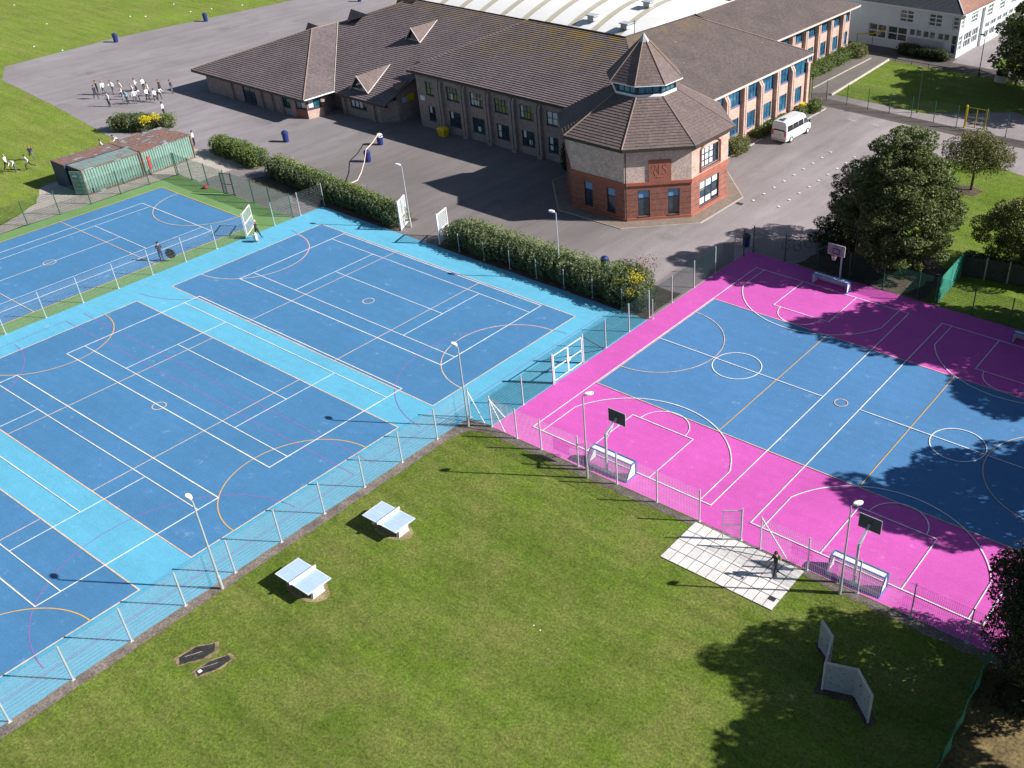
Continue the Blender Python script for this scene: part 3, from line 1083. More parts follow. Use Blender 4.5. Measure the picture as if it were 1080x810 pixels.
# dark gable between front wing and octagon
g_ = MB()
g_.poly([(xe, 31.4, 3.0), (xe, 30.95, FE - .03), (-25.8, 35.8, FE + KP * 4.9 - .03), (-24.9, 38.0, FE + KP * 7.1 - .03), (-24.9, 38, 3)])
g_.build('gable', 'roof_tile', SCH, world=True)
x0, x1 = -50.8, -27.75
pill = [-46.95, -43.33, -39.7, -36.05, -32.4]
bays = [x0] + pill + [x1]
ops = []
for i in range(6):
    a, b_ = bays[i] - x0, bays[i + 1] - x0
    c = (a + b_) / 2
    hw = .95 if i not in (0,) else .6
    if i == 0:
        c += .1
    if i == 5:
        c = a + 1.7
        hw = .75
    G_ = [('blind_green', (.05, .45, .05, .45)), ('blind_green', (.55, .95, .55, .95)), ('blind_white', (.05, .3, .1, .5))]
    bl_up = [[(.1, .5, .08, .45, 'blind_green')], [(.55, .8, .05, .5, 'blind_green'), (.2, .42, .05, .5, BL)], [(.05, .3, .1, .9, BL), (.36, .62, .1, .45, BL)], [(.02, .3, .55, .95, 'blind_green'), (.55, .8, .05, .5, 'blind_green')],
             [(.4, .65, .05, .5, 'blind_green'), (.7, .95, .5, .95, 'blind_green'), (.05, .25, .1, .9, BL)], [(.06, .45, .08, .92, BL), (.55, .94, .08, .92, BL)]][i]
    bl_lo = [[(.1, .4, .5, .95, BL)], [(.1, .3, .5, .95, BL)], [(.35, .6, .08, .4, BL)], [(.08, .3, .1, .9, 'blind_white')], [(.1, .3, .5, .95, BL), (.5, .75, .1, .4, BL)], [(.1, .4, .5, .95, BL), (.1, .4, .1, .4, BL)]][i]
    ops.append((c - hw, c + hw, 3.85, 5.35, {'grid': (4 if hw > .8 else 2, 2), 'blinds': bl_up, 'glass': 'glass_green'}))
    ops.append((c - hw + .05, c + hw - .05, .95, 2.6, {'grid': (3 if hw > .8 else 2, 2), 'blinds': bl_lo}))
wall(SCH, (x0, 31.4), (x1, 31.4), 0, 6.2, ops, 'brown_brick')
for xp in pill:
    pb = MB()
    for dx in (-.22, .22):
        pb.b2((xp + dx - .15, 31.0, 0), (xp + dx + .15, 31.398, 5.3))
        pb.hexa([(xp + dx - .15, 31.0, 5.3), (xp + dx + .15, 31.0, 5.3), (xp + dx + .15, 31.398, 5.3), (xp + dx - .15, 31.398, 5.3)],
                [(xp + dx - .15, 31.2, 5.75), (xp + dx + .15, 31.2, 5.75), (xp + dx + .15, 31.398, 6.1), (xp + dx - .15, 31.398, 6.1)])
    pb.b2((xp - .32, 30.9, 0), (xp + .32, 31.0, .35))
    pb.build('pillar', 'brown_brick', SCH, world=True)
wall(SCH, (x0, 50), (x0, 31.4), 0, 6.2, [], 'brown_brick')
# --- low wing on the west (roof A) and the link (roof B)
ze = 2.6
roof_part(SCH, 'roof', [[(-84.2, 24.3, ze), (-62.3, 24.3, ze), (-73.25, 35.25, 6.87)],
                        [(-62.3, 24.3, ze), (-62.3, 28.6, ze), (-73.25, 39.4, 6.87), (-73.25, 35.25, 6.87)],
                        [(-84.2, 24.3, ze), (-73.25, 35.25, 6.87), (-73.25, 46, 6.87), (-84.2, 46, ze)]],
          'roof_tile', ('dark_fascia', [((-84.2, 24.3, ze), (-62.3, 24.3, ze)), ((-84.2, 46, ze), (-84.2, 24.3, ze))]), .34, .06,
          [((-62.3, 24.3, ze), (-73.25, 35.25, 6.87)), ((-73.25, 35.25, 6.87), (-73.25, 39.2, 6.87)), ((-84.2, 24.3, ze), (-73.25, 35.25, 6.87))])
MB().tube((-62.25, 24.4, ze), (-62.25, 28.7, ze), .07).build('gutter', 'white_paint', SCH, world=True)
MB().tube((-62.3, 28.7, ze + .06), (-73.2, 39.3, 6.93), .05).build('valley_flashing', 'concrete', SCH, world=True)
zB = 2.5


def zb(y):
    return zB + KP * (y - 28.6)


roof_part(SCH, 'roof', [[(-62.4, 28.6, zB), (-53.4, 28.6, zB), (-53.4, 34, zb(34)), (-62.4, 34, zb(34))],
                        [(-66.2, 46.2, zb(46.2)), (-83.2, 29.2, zb(29.2)), (-62.4, 28.6, zB), (-62.4, 34, zb(34)), (-53.4, 34, zb(34)), (-45.5, 42.0, zb(42)), (-41.5, 46.2, zb(46.2))][1:2] + [(-62.4, 28.6, zB), (-62.4, 34, zb(34)), (-66.2, 46.2, zb(46.2))],
                        [(-62.4, 34, zb(34)), (-53.4, 34, zb(34)), (-42, 46.2, zb(46.2)), (-66.2, 46.2, zb(46.2))],
                        [(-66.2, 46.2, zb(46.2)), (-42, 46.2, zb(46.2)), (-42, 63.8, zB), (-83.2, 63.8, zB)],
                        [(-83.2, 29.2, zb(29.2)), (-66.2, 46.2, zb(46.2)), (-83.2, 63.8, zB)]],
          'roof_tile', ('dark_fascia', [((-62.3, 28.6, zB), (-53.4, 28.6, zB))]), .34, .06, [((-66.2, 46.2, zb(46.2)), (-42.6, 46.2, zb(46.2)))], 'dark_fascia')
MB().tube((-75.5, 37.0, zb(37.0) + .08), (-66.2, 46.2, zb(46.2) + .08), .1, None, 6).build('ridge', 'ridge_tile', SCH, world=True)
MB().tube((-53.35, 28.6, zB + .03), (-53.35, 34.0, zb(34) + .03), .05, None, 6).build('verge', 'dark_fascia', SCH, world=True)


def gablet(xa, ya, wd, hh, ln, mw=True):
    """small triangular roof dormer facing -Y on roof B"""
    za = zb(ya)
    pk = (xa, ya, za + hh)
    tip = (xa, ya + ln, zb(ya + ln) + .02)
    a = (xa - wd / 2, ya, za + .05)
    b_ = (xa + wd / 2, ya, za + .05)
    ms = MB()
    pk2 = (xa, ya - .35, za + hh)
    a2 = (a[0] - .1, ya - .3, a[2] - .05)
    b2_ = (b_[0] + .1, ya - .3, b_[2] - .05)
    tiled(ms, [b2_, (b_[0] + .02, ya + .3, zb(ya + .3)), tip, pk2], .3, .02)
    tiled(ms, [a2, pk2, tip, (a[0] - .02, ya + .3, zb(ya + .3))], .3, .02)
    o_ = ms.build('dormer', 'roof_tile_tower', SCH, world=True)
    MB().poly([a, b_, pk]).build('dormer_window', 'glass_dark', o_, world=True)
    MB().tube(a2, pk2, .05).tube(b2_, pk2, .06).tube(b2_, tip, .06).tube((a[0], ya - .02, za + .1), (b_[0], ya - .02, za + .1), .08).build('dormer_trim', 'pale_fascia', o_, world=True)


gablet(-58.85, 29.9, 2.9, 1.75, 4.9)
gablet(-59.2, 39.3, 2.3, 1.55, 4.1)
# dormers facing west, only their peaks show over the roof line
for (xx, yy, zz) in ((-74.6, 37.0, 6.95), (-70.2, 40.6, 8.5), (-66.6, 45.6, 9.75)):
    dm = MB()
    pk, tl = (xx - 1.6, yy, zz), (xx + 1.6, yy, zz - .3)
    dm.poly([(xx - 1.6, yy - 1.0, zz - 1.4), pk, tl])
    dm.poly([(xx - 1.6, yy + 1.0, zz - 1.4), tl, pk])
    dm.poly([(xx - 1.6, yy - 1.0, zz - 1.4), (xx - 1.6, yy + 1.0, zz - 1.4), pk])
    dm.build('dormer', 'roof_tile', SCH, world=True)
# walls of the low wing
wall(SCH, (-82.4, 25.0), (-65.1, 25.0), 0, 2.55, [(7.3, 9.8, .1, 2.3, {'grid': (2, 1), 'blinds': [(.1, .8, .82, .96, 'blind_green')]}), (14.6, 16.4, .9, 2.3, {'grid': (2, 1), 'glass': 'glass_teal'})], 'brown_brick')
wall(SCH, (-82.4, 46), (-82.4, 25.0), 0, 2.55, [(18.6, 20.3, .9, 2.3, {'grid': (2, 1), 'glass': 'glass_teal'})], 'brown_brick')
for xp in (-77.2, -71.4, -69.4, -67.6):
    pb = MB()
    pb.b2((xp - .3, 24.7, 0), (xp - .05, 24.998, 2.4)).b2((xp + .05, 24.7, 0), (xp + .3, 24.998, 2.4))
    pb.build('pillar', 'brown_brick', SCH, world=True)
# chamfered bay under the corner of roof A
wall(SCH, (-65.1, 25.0), (-63.3, 25.3), 0, 1.05, [], 'red_brick')
wall(SCH, (-63.3, 25.3), (-62.9, 27.2), 0, 1.05, [], 'pink_brick')
wall(SCH, (-65.1, 25.0), (-63.3, 25.3), 1.05, 2.55, [(.12, 1.7, 1.1, 2.4, {'grid': (2, 1), 'glass': 'glass_teal', 'frame': 'frame_dark', 'blinds': [(.5, .95, .1, .9, BL)]})], 'red_brick')
wall(SCH, (-63.3, 25.3), (-62.9, 27.2), 1.05, 2.55, [(.12, 1.8, 1.1, 2.4, {'grid': (2, 1), 'glass': 'glass_teal', 'frame': 'frame_dark', 'blinds': [(.1, .5, .1, .9, BL)]})], 'red_brick')
wall(SCH, (-62.9, 27.2), (-64.5, 30.2), 0, 2.55, [], 'brown_brick')
wall(SCH, (-64.5, 30.2), (-62.0, 30.2), 0, 2.55, [], 'brown_brick')
wall(SCH, (-62.0, 30.2), (-62.0, 29.3), 0, 2.45, [], 'brown_brick')
wall(SCH, (-62.0, 29.3), (-55.3, 29.3), 0, 2.45, [(1.6, 4.4, 1.0, 2.2, {'grid': (4, 1), 'blinds': [(.05, .22, .1, .9, BL), (.3, .48, .1, .9, BL), (.55, .72, .1, .9, BL)]})], 'brown_brick')
wall(SCH, (-55.3, 29.3), (-53.9, 30.9), 0, 2.45, [], 'brown_brick')
wall(SCH, (-53.9, 30.9), (-53.9, 34.2), 0, 4.3, [], 'brown_brick')
for xp in (-61.3, -56.2):
    MB().b2((xp - .15, 29.0, 0), (xp + .15, 29.298, 2.35)).build('pillar', 'brown_brick', SCH, world=True)
wall(SCH, (-53.9, 34.2), (-50.8, 34.2), 0, 6.1, [], 'brown_brick')
wall(SCH, (-50.8, 34.2), (-50.8, 31.4), 0, 6.2, [], 'brown_brick')
dr = MB().b2((-52.7, 34.10, .03), (-51.2, 34.19, 2.4)).build('door', 'yellow_paint', SCH, world=True)
MB().b2((-52.5, 34.08, 1.1), (-52.0, 34.098, 2.2)).build('pane', 'glass_dark', dr, world=True)
MB().b2((-53.88, 31.6, 2.0), (-53.86, 32.4, 2.6)).build('wall_sign', 'table_blue', SCH, world=True)
MB().b2((-53.88, 32.45, 2.0), (-53.86, 33.5, 2.8)).build('wall_sign', 'yellow_paint', SCH, world=True)
MB().b2((-50.4, 31.37, 3.1), (-49.7, 31.398, 3.6)).build('wall_sign', 'white_paint', SCH, world=True)

# --- right (sunlit) wing
RE = 6.3
roof_part(SCH, 'roof', [[(-17.5, 34.0, RE), (-17.5, 63.6, RE), (-28.6, 54.4, 10.7), (-29.1, 42.2, 10.8), (-24.9, 38.0, 9.2), (-21.2, 34.0, 7.75)],
                        [(-17.5, 63.6, RE), (-39.8, 63.6, RE), (-28.6, 54.4, 10.7)],
                        [(-29.1, 42.2, 10.8), (-28.6, 54.4, 10.7), (-39.8, 63.6, RE), (-39.8, 46.2, 6.5)]],
          'roof_tile_plain', ('pale_fascia', [((-17.5, 34.0, RE), (-17.5, 63.6, RE)), ((-17.5, 63.6, RE), (-24.5, 63.6, RE))]), .34, .03,
          [((-28.6, 54.4, 10.7), (-17.5, 63.6, RE))])
y0, y1 = 34.0, 63.4
pil = [41.4 + 3.56 * i for i in range(6)]
ops = []
edges = [37.8] + pil + [y1]
for i in range(7):
    a, b_ = edges[i] - y0, edges[i + 1] - y0
    c = (a + b_) / 2
    hw = 1.05 if i < 6 else .8
    ops.append((c - hw, c + hw, .95, 2.75, {'grid': (3, 3), 'frame': 'frame_blue', 'glass': 'glass_teal', 't': .08}))
    ops.append((c - 1.4 if i < 6 else a + .2, c + 1.4 if i < 6 else b_ - .25, 4.1, 5.95, {'grid': (4 if i < 6 else 3, 3), 'frame': 'frame_blue', 'glass': 'glass_teal', 't': .09}))
wall(SCH, (-18.0, y0), (-18.0, y1), 0, 6.15, ops, 'pink_brick', 'frame_blue')
for i, yp in enumerate(pil):
    pb = MB()
    for dy in (-.2, .2):
        pb.b2((-17.998, yp + dy - .14, 0), (-17.55, yp + dy + .14, 5.2 if i % 2 else 6.1))
        if i % 2:
            pb.hexa([(-17.998, yp + dy - .14, 5.2), (-17.55, yp + dy - .14, 5.2), (-17.55, yp + dy + .14, 5.2), (-17.998, yp + dy + .14, 5.2)],
                    [(-17.998, yp + dy - .14, 6.0), (-17.9, yp + dy - .14, 5.75), (-17.9, yp + dy + .14, 5.75), (-17.998, yp + dy + .14, 6.0)])
    pb.build('pillar', 'pink_brick', SCH, world=True)
MB().b2((-17.996, 41, 0), (-17.9, y1, .45)).build('plinth', 'stone_band', SCH, world=True)
MB().b2((-17.99, y1 - .5, 0), (-17.7, y1 + .02, 5.3)).build('pillar', 'pink_brick', SCH, world=True)
wall(SCH, (-18.0, y1), (-25.2, y1), 0, 6.15, [], 'pink_brick')
# --- far wing
x_f = -25.2
roof_part(SCH, 'roof', [[(-23.9, 62.0, RE), (-23.9, 89.3, RE), (-32.0, 81.2, 9.46), (-32.0, 60.0, 9.46)],
                        [(-23.9, 89.3, RE), (-40.1, 89.3, RE), (-32.0, 81.2, 9.46)],
                        [(-32, 60, 9.46), (-32, 81.2, 9.46), (-40.1, 89.3, RE), (-40.1, 60, RE)]],
          'roof_tile_plain', ('pale_fascia', [((-23.9, 62.0, RE), (-23.9, 89.3, RE)), ((-23.9, 89.3, RE), (-40, 89.3, RE))]), .34, .03,
          [((-32, 60, 9.46), (-32, 81.2, 9.46))], 'pale_fascia')
y0, y1 = 63.4, 89.0
pil = [68.5 + 3.57 * i for i in range(6)]
ops = []
edges = [65.0] + pil + [y1]
for i in range(7):
    a, b_ = edges[i] - y0, edges[i + 1] - y0
    c = (a + b_) / 2
    hw = min(1.0, (b_ - a) / 2 - .5)
    ops.append((c - hw, c + hw, .95, 2.75, {'grid': (3, 3), 'frame': 'frame_blue', 'glass': 'glass_teal', 't': .08}))
    ops.append((c - hw - .3, c + hw + .3, 4.1, 5.95, {'grid': (4, 3), 'frame': 'frame_blue', 'glass': 'glass_teal', 't': .09}))
wall(SCH, (x_f, y0), (x_f, y1), 0, 6.15, ops, 'pink_brick', 'frame_blue')
for i, yp in enumerate(pil):
    pb = MB()
    for dy in (-.2, .2):
        pb.b2((x_f + .002, yp + dy - .14, 0), (x_f + .45, yp + dy + .14, 6.1 if i % 2 else 5.3))
    pb.build('pillar', 'pink_brick', SCH, world=True)
wall(SCH, (x_f, y1), (-40, y1), 0, 6.15, [], 'brown_brick')

# --- white barrel-roofed hall in the courtyard
HALL = thing('sports_hall', 'hall with white barrel vaulted roof and tan rooflight strips between the tiled wings', 'hall', (-48, 62, 0))
mb = MB()
HX0, HX1, HY0, HY1 = -72.0, -33.3, 46.8, 75.5


def hz(y):
    t = (y - HY0) / (HY1 - HY0)
    return 6.9 + 3.5 * math.sin(math.pi * t) ** .9 if 0 < t < 1 else 6.9


mb2 = MB()
nst = 28
x = HX1
strips = []
while x > HX0:
    strips.append((x, x - 2.8, 0))
    strips.append((x - 2.8, x - 3.6, 1))
    x -= 3.6
for xa, xb, k in strips:
    if k:
        mb2 = MB()
    for i in range(nst):
        ya, yb = HY0 + (HY1 - HY0) * i / nst, HY0 + (HY1 - HY0) * (i + 1) / nst
        dz = .03 if k else 0
        (mb2 if k else mb).poly([(xb, ya, hz(ya) + dz), (xa, ya, hz(ya) + dz), (xa, yb, hz(yb) + dz), (xb, yb, hz(yb) + dz)])
    if k:
        mb2.build('rooflight', 'hall_rooflight', HALL, world=True)
mb.build('roof', 'hall_white', HALL, world=True)
wb = MB()
ysn = [HY0 + (HY1 - HY0) * i / nst for i in range(nst + 1)]
for xs in (HX1 - .01, HX0 + .01):
    wb.poly([(xs, HY0, 0)] + [(xs, y, hz(y) - .02) for y in ysn] + [(xs, HY1, 0)])
wb.poly([(HX0, HY0, 0), (HX1, HY0, 0), (HX1, HY0, 6.85), (HX0, HY0, 6.85)]).poly([(HX0, HY1, 0), (HX1, HY1, 0), (HX1, HY1, 6.85), (HX0, HY1, 6.85)])
wb.build('wall', 'cladding_white', HALL, world=True)
# scalloped ridge cap and roof vents
vt = MB()
for i in range(26):
    xx = HX1 - .4 - i * 1.4
for (vx, vy) in ((-37.0, 57.2), (-43.5, 59.5), (-41.5, 52.0), (-48.8, 57.5), (-53.5, 55.5), (-36.2, 51.6)):
    v = MB()
    v.box((vx, vy, hz(vy) + .35), (.9, .9, .5)).box((vx, vy, hz(vy) + .7), (1.3, 1.1, .12))
    v.build('roof_vent', 'lead', HALL, world=True)
MB().tube((-29.6, 44.5, 10.7), (-29.6, 44.5, 12.1), .035).tube((-29.9, 44.5, 11.9), (-29.3, 44.5, 11.9), .02).tube((-29.85, 44.5, 11.7), (-29.35, 44.5, 11.7), .02).build('aerial', 'dark_metal', SCH, world=True)

# --- pale blue block far behind
PB = thing('sports_block', 'pale blue clad block with a dark roof edge behind the white barrel roof', 'building', (-45, 96, 0))
MB().b2((-68, 84, 0), (-36.6, 110, 8.2)).build('wall', 'board_dark', PB, world=True)
MB().b2((-36.6, 84, 0), (-30.5, 110, 8.6)).build('side_wall', 'pale_blue_wall', PB, world=True)
MB().b2((-68.3, 83.7, 8.2), (-36.6, 110.3, 8.4)).build('roof', 'lead', PB, world=True)

# --- white clad classroom block top right
WB = thing('classroom_block', 'two-storey white clad classroom block with slate and red roof behind the lawn', 'building', (-17, 98, 0))
WF = {'grid': (2, 3), 'frame': 'frame_white', 't': .14}
ops = []
xL = -30.0
for u0, u1 in ((10.2, 12.3), (14.5, 16.5), (18.0, 18.9)):
    ops.append((u0 - 0, u1, 3.75, 5.45, {'grid': (2, 3) if u1 - u0 > 1.5 else (1, 3), 'frame': 'frame_white', 't': .14}))
for u0, u1 in ((5.6, 8.4), (8.6, 11.6)):
    ops.append((u0, u1, 1.05, 3.05, {'grid': (2, 2), 'frame': 'frame_white', 't': .14}))
for u0 in (11.9, 12.85, 13.95, 14.9, 16.1, 17.0):
    ops.append((u0, u0 + .85, 2.1, 3.05, {'grid': (1, 1), 'frame': 'frame_white', 't': .1}))
ops.append((18.1, 18.95, .5, 3.05, {'grid': (1, 2), 'frame': 'frame_white', 't': .1}))
wall(WB, (xL, 93.7), (-10.9, 93.7), 0, 5.9, ops, 'cladding_white', 'frame_white')
MB().b2((-18.3, 93.62, .0), (-12.9, 93.69, 1.9)).build('panel', 'concrete_pale', WB, world=True)
wall(WB, (-10.9, 93.7), (-10.9, 102.0), 0, 5.9, [(.4, 1.5, 3.75, 5.4, WF), (4.2, 6.6, 3.75, 5.4, {'grid': (3, 3), 'frame': 'frame_white', 't': .12, 'glass': 'glass_green'}),
                                                (.3, 1.6, .8, 2.9, WF), (2.2, 5.0, .8, 2.9, {'grid': (3, 2), 'frame': 'frame_white', 't': .12}), (5.3, 7.6, .8, 2.9, {'grid': (3, 2), 'frame': 'frame_white', 't': .12})], 'cladding_white', 'frame_white')
wall(WB, (-10.9, 102.0), (-10.5, 102.0), 0, 5.9, [], 'cladding_white')
ops = []
for i in range(9):
    u = 1.0 + 5 * i
    ops.append((u, u + 2.2, 3.75, 5.4, {'grid': (3, 3), 'frame': 'frame_white', 't': .12}))
    ops.append((u - .3, u + 1.6, 2.2, 3.0, {'grid': (3, 1), 'frame': 'frame_white', 't': .1}))
    ops.append((u + 2.0, u + 4.2, 2.2, 3.0, {'grid': (3, 1), 'frame': 'frame_white', 't': .1}))
    ops.append((u - .3, u + 1.6, .8, 1.9, {'grid': (3, 1), 'frame': 'frame_white', 't': .1}))
    ops.append((u + 2.0, u + 4.2, .8, 1.9, {'grid': (3, 1), 'frame': 'frame_white', 't': .1}))
wall(WB, (-10.5, 102.0), (-10.5, 150), 0, 5.9, ops, 'cladding_white', 'frame_white')
wall(WB, (xL, 110), (xL, 93.7), 0, 5.9, [], 'cladding_white')
roof_part(WB, 'front_roof', [[(xL - .4, 93.3, 5.95), (-10.5, 93.3, 5.95), (-16.5, 101.5, 9.3), (xL - .4, 101.5, 9.3)]], 'slate', ('frame_white', [((xL - .4, 93.3, 5.95), (-10.5, 93.3, 5.95))]), .3, .03)
roof_part(WB, 'side_roof', [[(-10.5, 93.3, 5.95), (-10.0, 101.6, 5.95), (-10.0, 150.5, 5.95), (-16.5, 150.5, 9.3), (-16.5, 101.5, 9.3)]], 'red_tile', ('frame_white', [((-10.2, 93.3, 5.95), (-10.05, 150, 5.95))]), .3, .03,
          [((-10.5, 93.3, 5.95), (-16.5, 101.5, 9.3))], 'frame_white')
MB().tube((-10.6, 102.1, 0), (-10.6, 102.1, 5.8), .08).build('downpipe', 'dark_metal', WB, world=True)
RP = thing('ramp_railing', 'yellow handrail of the ramp between the brick wing and the white block', 'railing', (-21, 92.0, 0))
mb = MB()
mb.bar((-25.0, 91.2, 1.9), (-23.0, 92.4, 1.9), .14).bar((-23.0, 92.4, 1.9), (-21.6, 93.1, 2.5), .14)
mb.build('handrail', 'yellow_paint', RP, world=True)
mb = MB()
for xx, yy in ((-24.9, 91.3), (-23.0, 92.4)):
    mb.tube((xx, yy, 0), (xx, yy, 1.9), .04)
mb.build('post', 'dark_metal', RP, world=True)


# ------------------------------------------------------------------ fences
def mesh_panel_mb(Lp, h, sx=.05, sz=.2, wv=.0055, wh=.007, z0=.06):
    mb = MB()
    n = max(2, int(round(Lp / sx)))
    for i in range(n + 1):
        x = Lp * i / n
        mb.tube((x, 0, z0), (x, 0, h), wv, None, 3, cap=False)
    k = max(2, int(round((h - z0) / sz)))
    for j in range(k + 1):
        z = z0 + (h - z0) * j / k
        mb.tube((0, .006, z), (Lp, .006, z), wh, None, 3, cap=False)
    return mb


PMESH = {}


def panel(parent, p, q, h, style='galv'):
    p, q = Vector((*p, 0)), Vector((*q, 0))
    Lp = (q - p).length
    key = (round(Lp, 2), h, style)
    if key not in PMESH:
        if style == 'galv':
            o_ = mesh_panel_mb(Lp, h, .05, .2, .0033, .005).build('mesh_panel', 'galvanised')
        elif style == 'dark':
            o_ = mesh_panel_mb(Lp, h, .06, .25, .0022, .0035).build('mesh_panel', 'dark_metal')
        elif style == 'fine':
            o_ = mesh_panel_mb(Lp, h, .06, .25, .0018, .003).build('mesh_panel', 'galvanised')
        elif style == 'bars':
            o_ = mesh_panel_mb(Lp, h, .11, .55, .008, .008).build('mesh_panel', 'galvanised')
        else:
            o_ = mesh_panel_mb(Lp, h, .05, .2, .0058, .008).build('mesh_panel', 'green_mesh')
        PMESH[key] = o_.data
        bpy.data.objects.remove(o_)
    o_ = bpy.data.objects.new('mesh_panel', PMESH[key])
    COL.objects.link(o_)
    inv = ROOTM[parent].inverted()
    d = q - p
    Mx = Matrix.Translation(p) @ Matrix.Rotation(math.atan2(d.y, d.x), 4, 'Z')
    o_.parent = parent
    o_.matrix_basis = inv @ Mx
    return o_


PM = {}


def post(parent, p, h, mat='galvanised', w_=.07):
    key = (h, mat, w_)
    if key not in PM:
        o_ = MB().box((0, 0, h / 2), (w_, w_, h)).box((0, 0, h + .012), (w_ + .02, w_ + .02, .025)).box((0, 0, .02), (w_ + .12, w_ + .12, .04)).build('post', mat)
        PM[key] = o_.data
        bpy.data.objects.remove(o_)
    o_ = bpy.data.objects.new('post', PM[key])
    COL.objects.link(o_)
    o_.parent = parent
    o_.matrix_basis = ROOTM[parent].inverted() @ Matrix.Translation((*p, 0))
    return o_


def fence(label, pts, h=2.3, style='galv', pmat='galvanised', skip=(), group=None):
    t = thing('mesh_fence', label, 'fence', (*pts[0], 0), 0, group)
    for p in pts:
        post(t, p, h + .05, pmat, .05 if style == 'fine' else .07)
    for i in range(len(pts) - 1):
        if i not in skip:
            panel(t, pts[i], pts[i + 1], h, style)
    return t


FG = 'tall mesh fences round the courts'
f1 = fence('galvanised mesh fence between the light blue surround and the lawn, in the gravel strip', [(-4.35, -8.16 - 3.03 * i) for i in range(0, 17)], 2.3, 'galv', group=FG)
MB().tube((-4.3, -8.2, 2.15), (-3.0, -8.2, .05), .035).build('brace', 'white_paint', f1, world=True)
ptsR = [(-2.4, -8.15), (-.15, -8.17), (1.95, -8.17), (5.0, -8.17), (8.05, -8.17), (11.05, -8.17), (14.1, -8.17)]
f2 = fence('galvanised bar fence between pink court and lawn, left of the paving slabs', ptsR, 2.3, 'bars', group=FG)
MB().tube((-2.4, -8.15, 2.2), (-1.2, -8.17, .05), .035).build('brace', 'white_paint', f2, world=True)
MB().tube((-2.4, -8.15, 2.2), (-2.4, -6.9, .05), .035).build('brace', 'white_paint', f2, world=True)
f3 = fence('galvanised bar fence between pink court and lawn, right of the paving slabs', [(18.2, -8.17), (21.2, -8.17), (24.25, -8.17), (27.3, -8.17), (30.35, -8.17), (33.2, -8.17)], 2.3, 'bars', group=FG)
MB().tube((18.2, -8.15, 2.25), (20.0, -8.17, .05), .035).build('brace', 'white_paint', f3, world=True)
# open single gate by the slabs
gt = thing('mesh_gate', 'open mesh gate leaf standing on the white paving slabs', 'gate', (16.95, -8.2, 0), math.atan2(-.62, -.9))
post(gt, (16.95, -8.17), 2.35)
mb = MB()
for z in (.12, 1.2, 2.2):
    mb.bar((0.05, 0, z), (1.05, 0, z), .05)
for x in (.05, 1.05):
    mb.bar((x, 0, .1), (x, 0, 2.22), .05)
mb.build('frame', 'galvanised', gt)
mesh_panel_mb(1.0, 2.15, .05, .2, .004, .006, .12).build('mesh_panel', 'galvanised', gt)
f4 = fence('short mesh fence between blue and pink courts, nearer side of the double gate', [(-2.45, -8.1), (-2.45, -5.0), (-2.45, -1.85)], 2.35, 'green', group=FG)
f5 = fence('mesh fence between the blue surround and pink court, beyond the double gate', [(-2.5, 1.6), (-2.5, 4.2), (-2.5, 7.1), (-2.5, 9.7), (-2.5, 12.8), (-2.5, 16.0), (-2.5, 19.2), (-2.45, 22.2)], 2.35, 'green', group=FG)
MB().tube((-2.45, 1.7, 2.1), (-2.42, 3.9, .05), .035).build('brace', 'dark_metal', f5, world=True)
dg = thing('double_gate', 'silver framed double gate with central lock between the blue and pink courts', 'gate', (-2.5, -.1, 0))
post(dg, (-2.5, -1.75), 2.4, 'galvanised', .1)
post(dg, (-2.5, 1.55), 2.4, 'galvanised', .1)
for sgn in (-1, 1):
    mb = MB()
    for z in (.15, 1.15, 2.2):
        mb.bar((-2.5, -.1 + sgn * .04, z), (-2.5, -.1 + sgn * 1.55, z), .05)
    for yy in (.05, 1.53):
        mb.bar((-2.5, -.1 + sgn * yy, .12), (-2.5, -.1 + sgn * yy, 2.23), .05)
    lf = mb.build('gate_leaf', 'white_paint', dg, world=True)
MB().box((-2.46, -.1, 1.17), (.12, .34, .24)).build('lock_box', 'white_paint', dg, world=True)
f6 = fence('green mesh fence with dark posts along the shaded top end of the pink court', [(-2.3, 23.5), (-2.0, 24.6), (1.2, 24.6), (4.3, 24.6), (7.3, 24.6), (10.4, 24.6), (13.4, 24.6), (14.9, 24.6), (18.0, 24.6), (21, 24.6), (24, 24.6), (27, 24.6), (30, 24.6), (33.2, 24.6)], 2.4, 'green', 'green_steel', (0,), FG)
f7 = fence('galvanised mesh fence between the green edged court and the light blue surround', [(-41.2, 9.6), (-41.2, 6.8), (-41.2, 3.9), (-41.2, .8), (-41.2, -2.2), (-41.2, -5.25), (-41.2, -8.35), (-41.2, -11.4), (-41.2, -14.4), (-41.2, -17.4), (-41.2, -20.5), (-41.2, -23.6), (-41.2, -26.6), (-41.2, -29.7)], 2.2, 'fine', 'galvanised', (2,), FG)
g2 = thing('mesh_gate', 'white framed open gate leaf behind the person with the blower on the light blue surround', 'gate', (-41.2, .9, 0), R(128))
mb = MB()
for z in (.12, 1.15, 2.15):
    mb.bar((0.05, 0, z), (2.2, 0, z), .07)
for x in (.05, 2.2):
    mb.bar((x, 0, .1), (x, 0, 2.18), .09)
mb.build('frame', 'white_paint', g2)
mesh_panel_mb(2.1, 2.1, .05, .2, .004, .006, .12).build('mesh_panel', 'galvanised', g2)
f8 = fence('green mesh fence with green posts on the container side of the green edged court', [(-60.0, -24.4), (-60.0, -21.4), (-60.0, -18.35), (-60.0, -15.3), (-60.0, -12.3), (-60.0, -9.25), (-60.0, -6.2), (-60.0, -3.15), (-60.0, -.1), (-60.0, 2.95), (-60.0, 6.0)], 2.3, 'green', 'green_steel', (), FG)
f9 = fence('green mesh fence along the top end of the green edged court, by the hedge', [(-59.9, 6.1), (-57.5, 6.1), (-54.75, 6.1), (-51.6, 6.1), (-50.35, 6.1), (-47.3, 6.1), (-44.6, 6.1), (-41.4, 6.1)], 2.3, 'green', 'green_steel', (3,), FG)
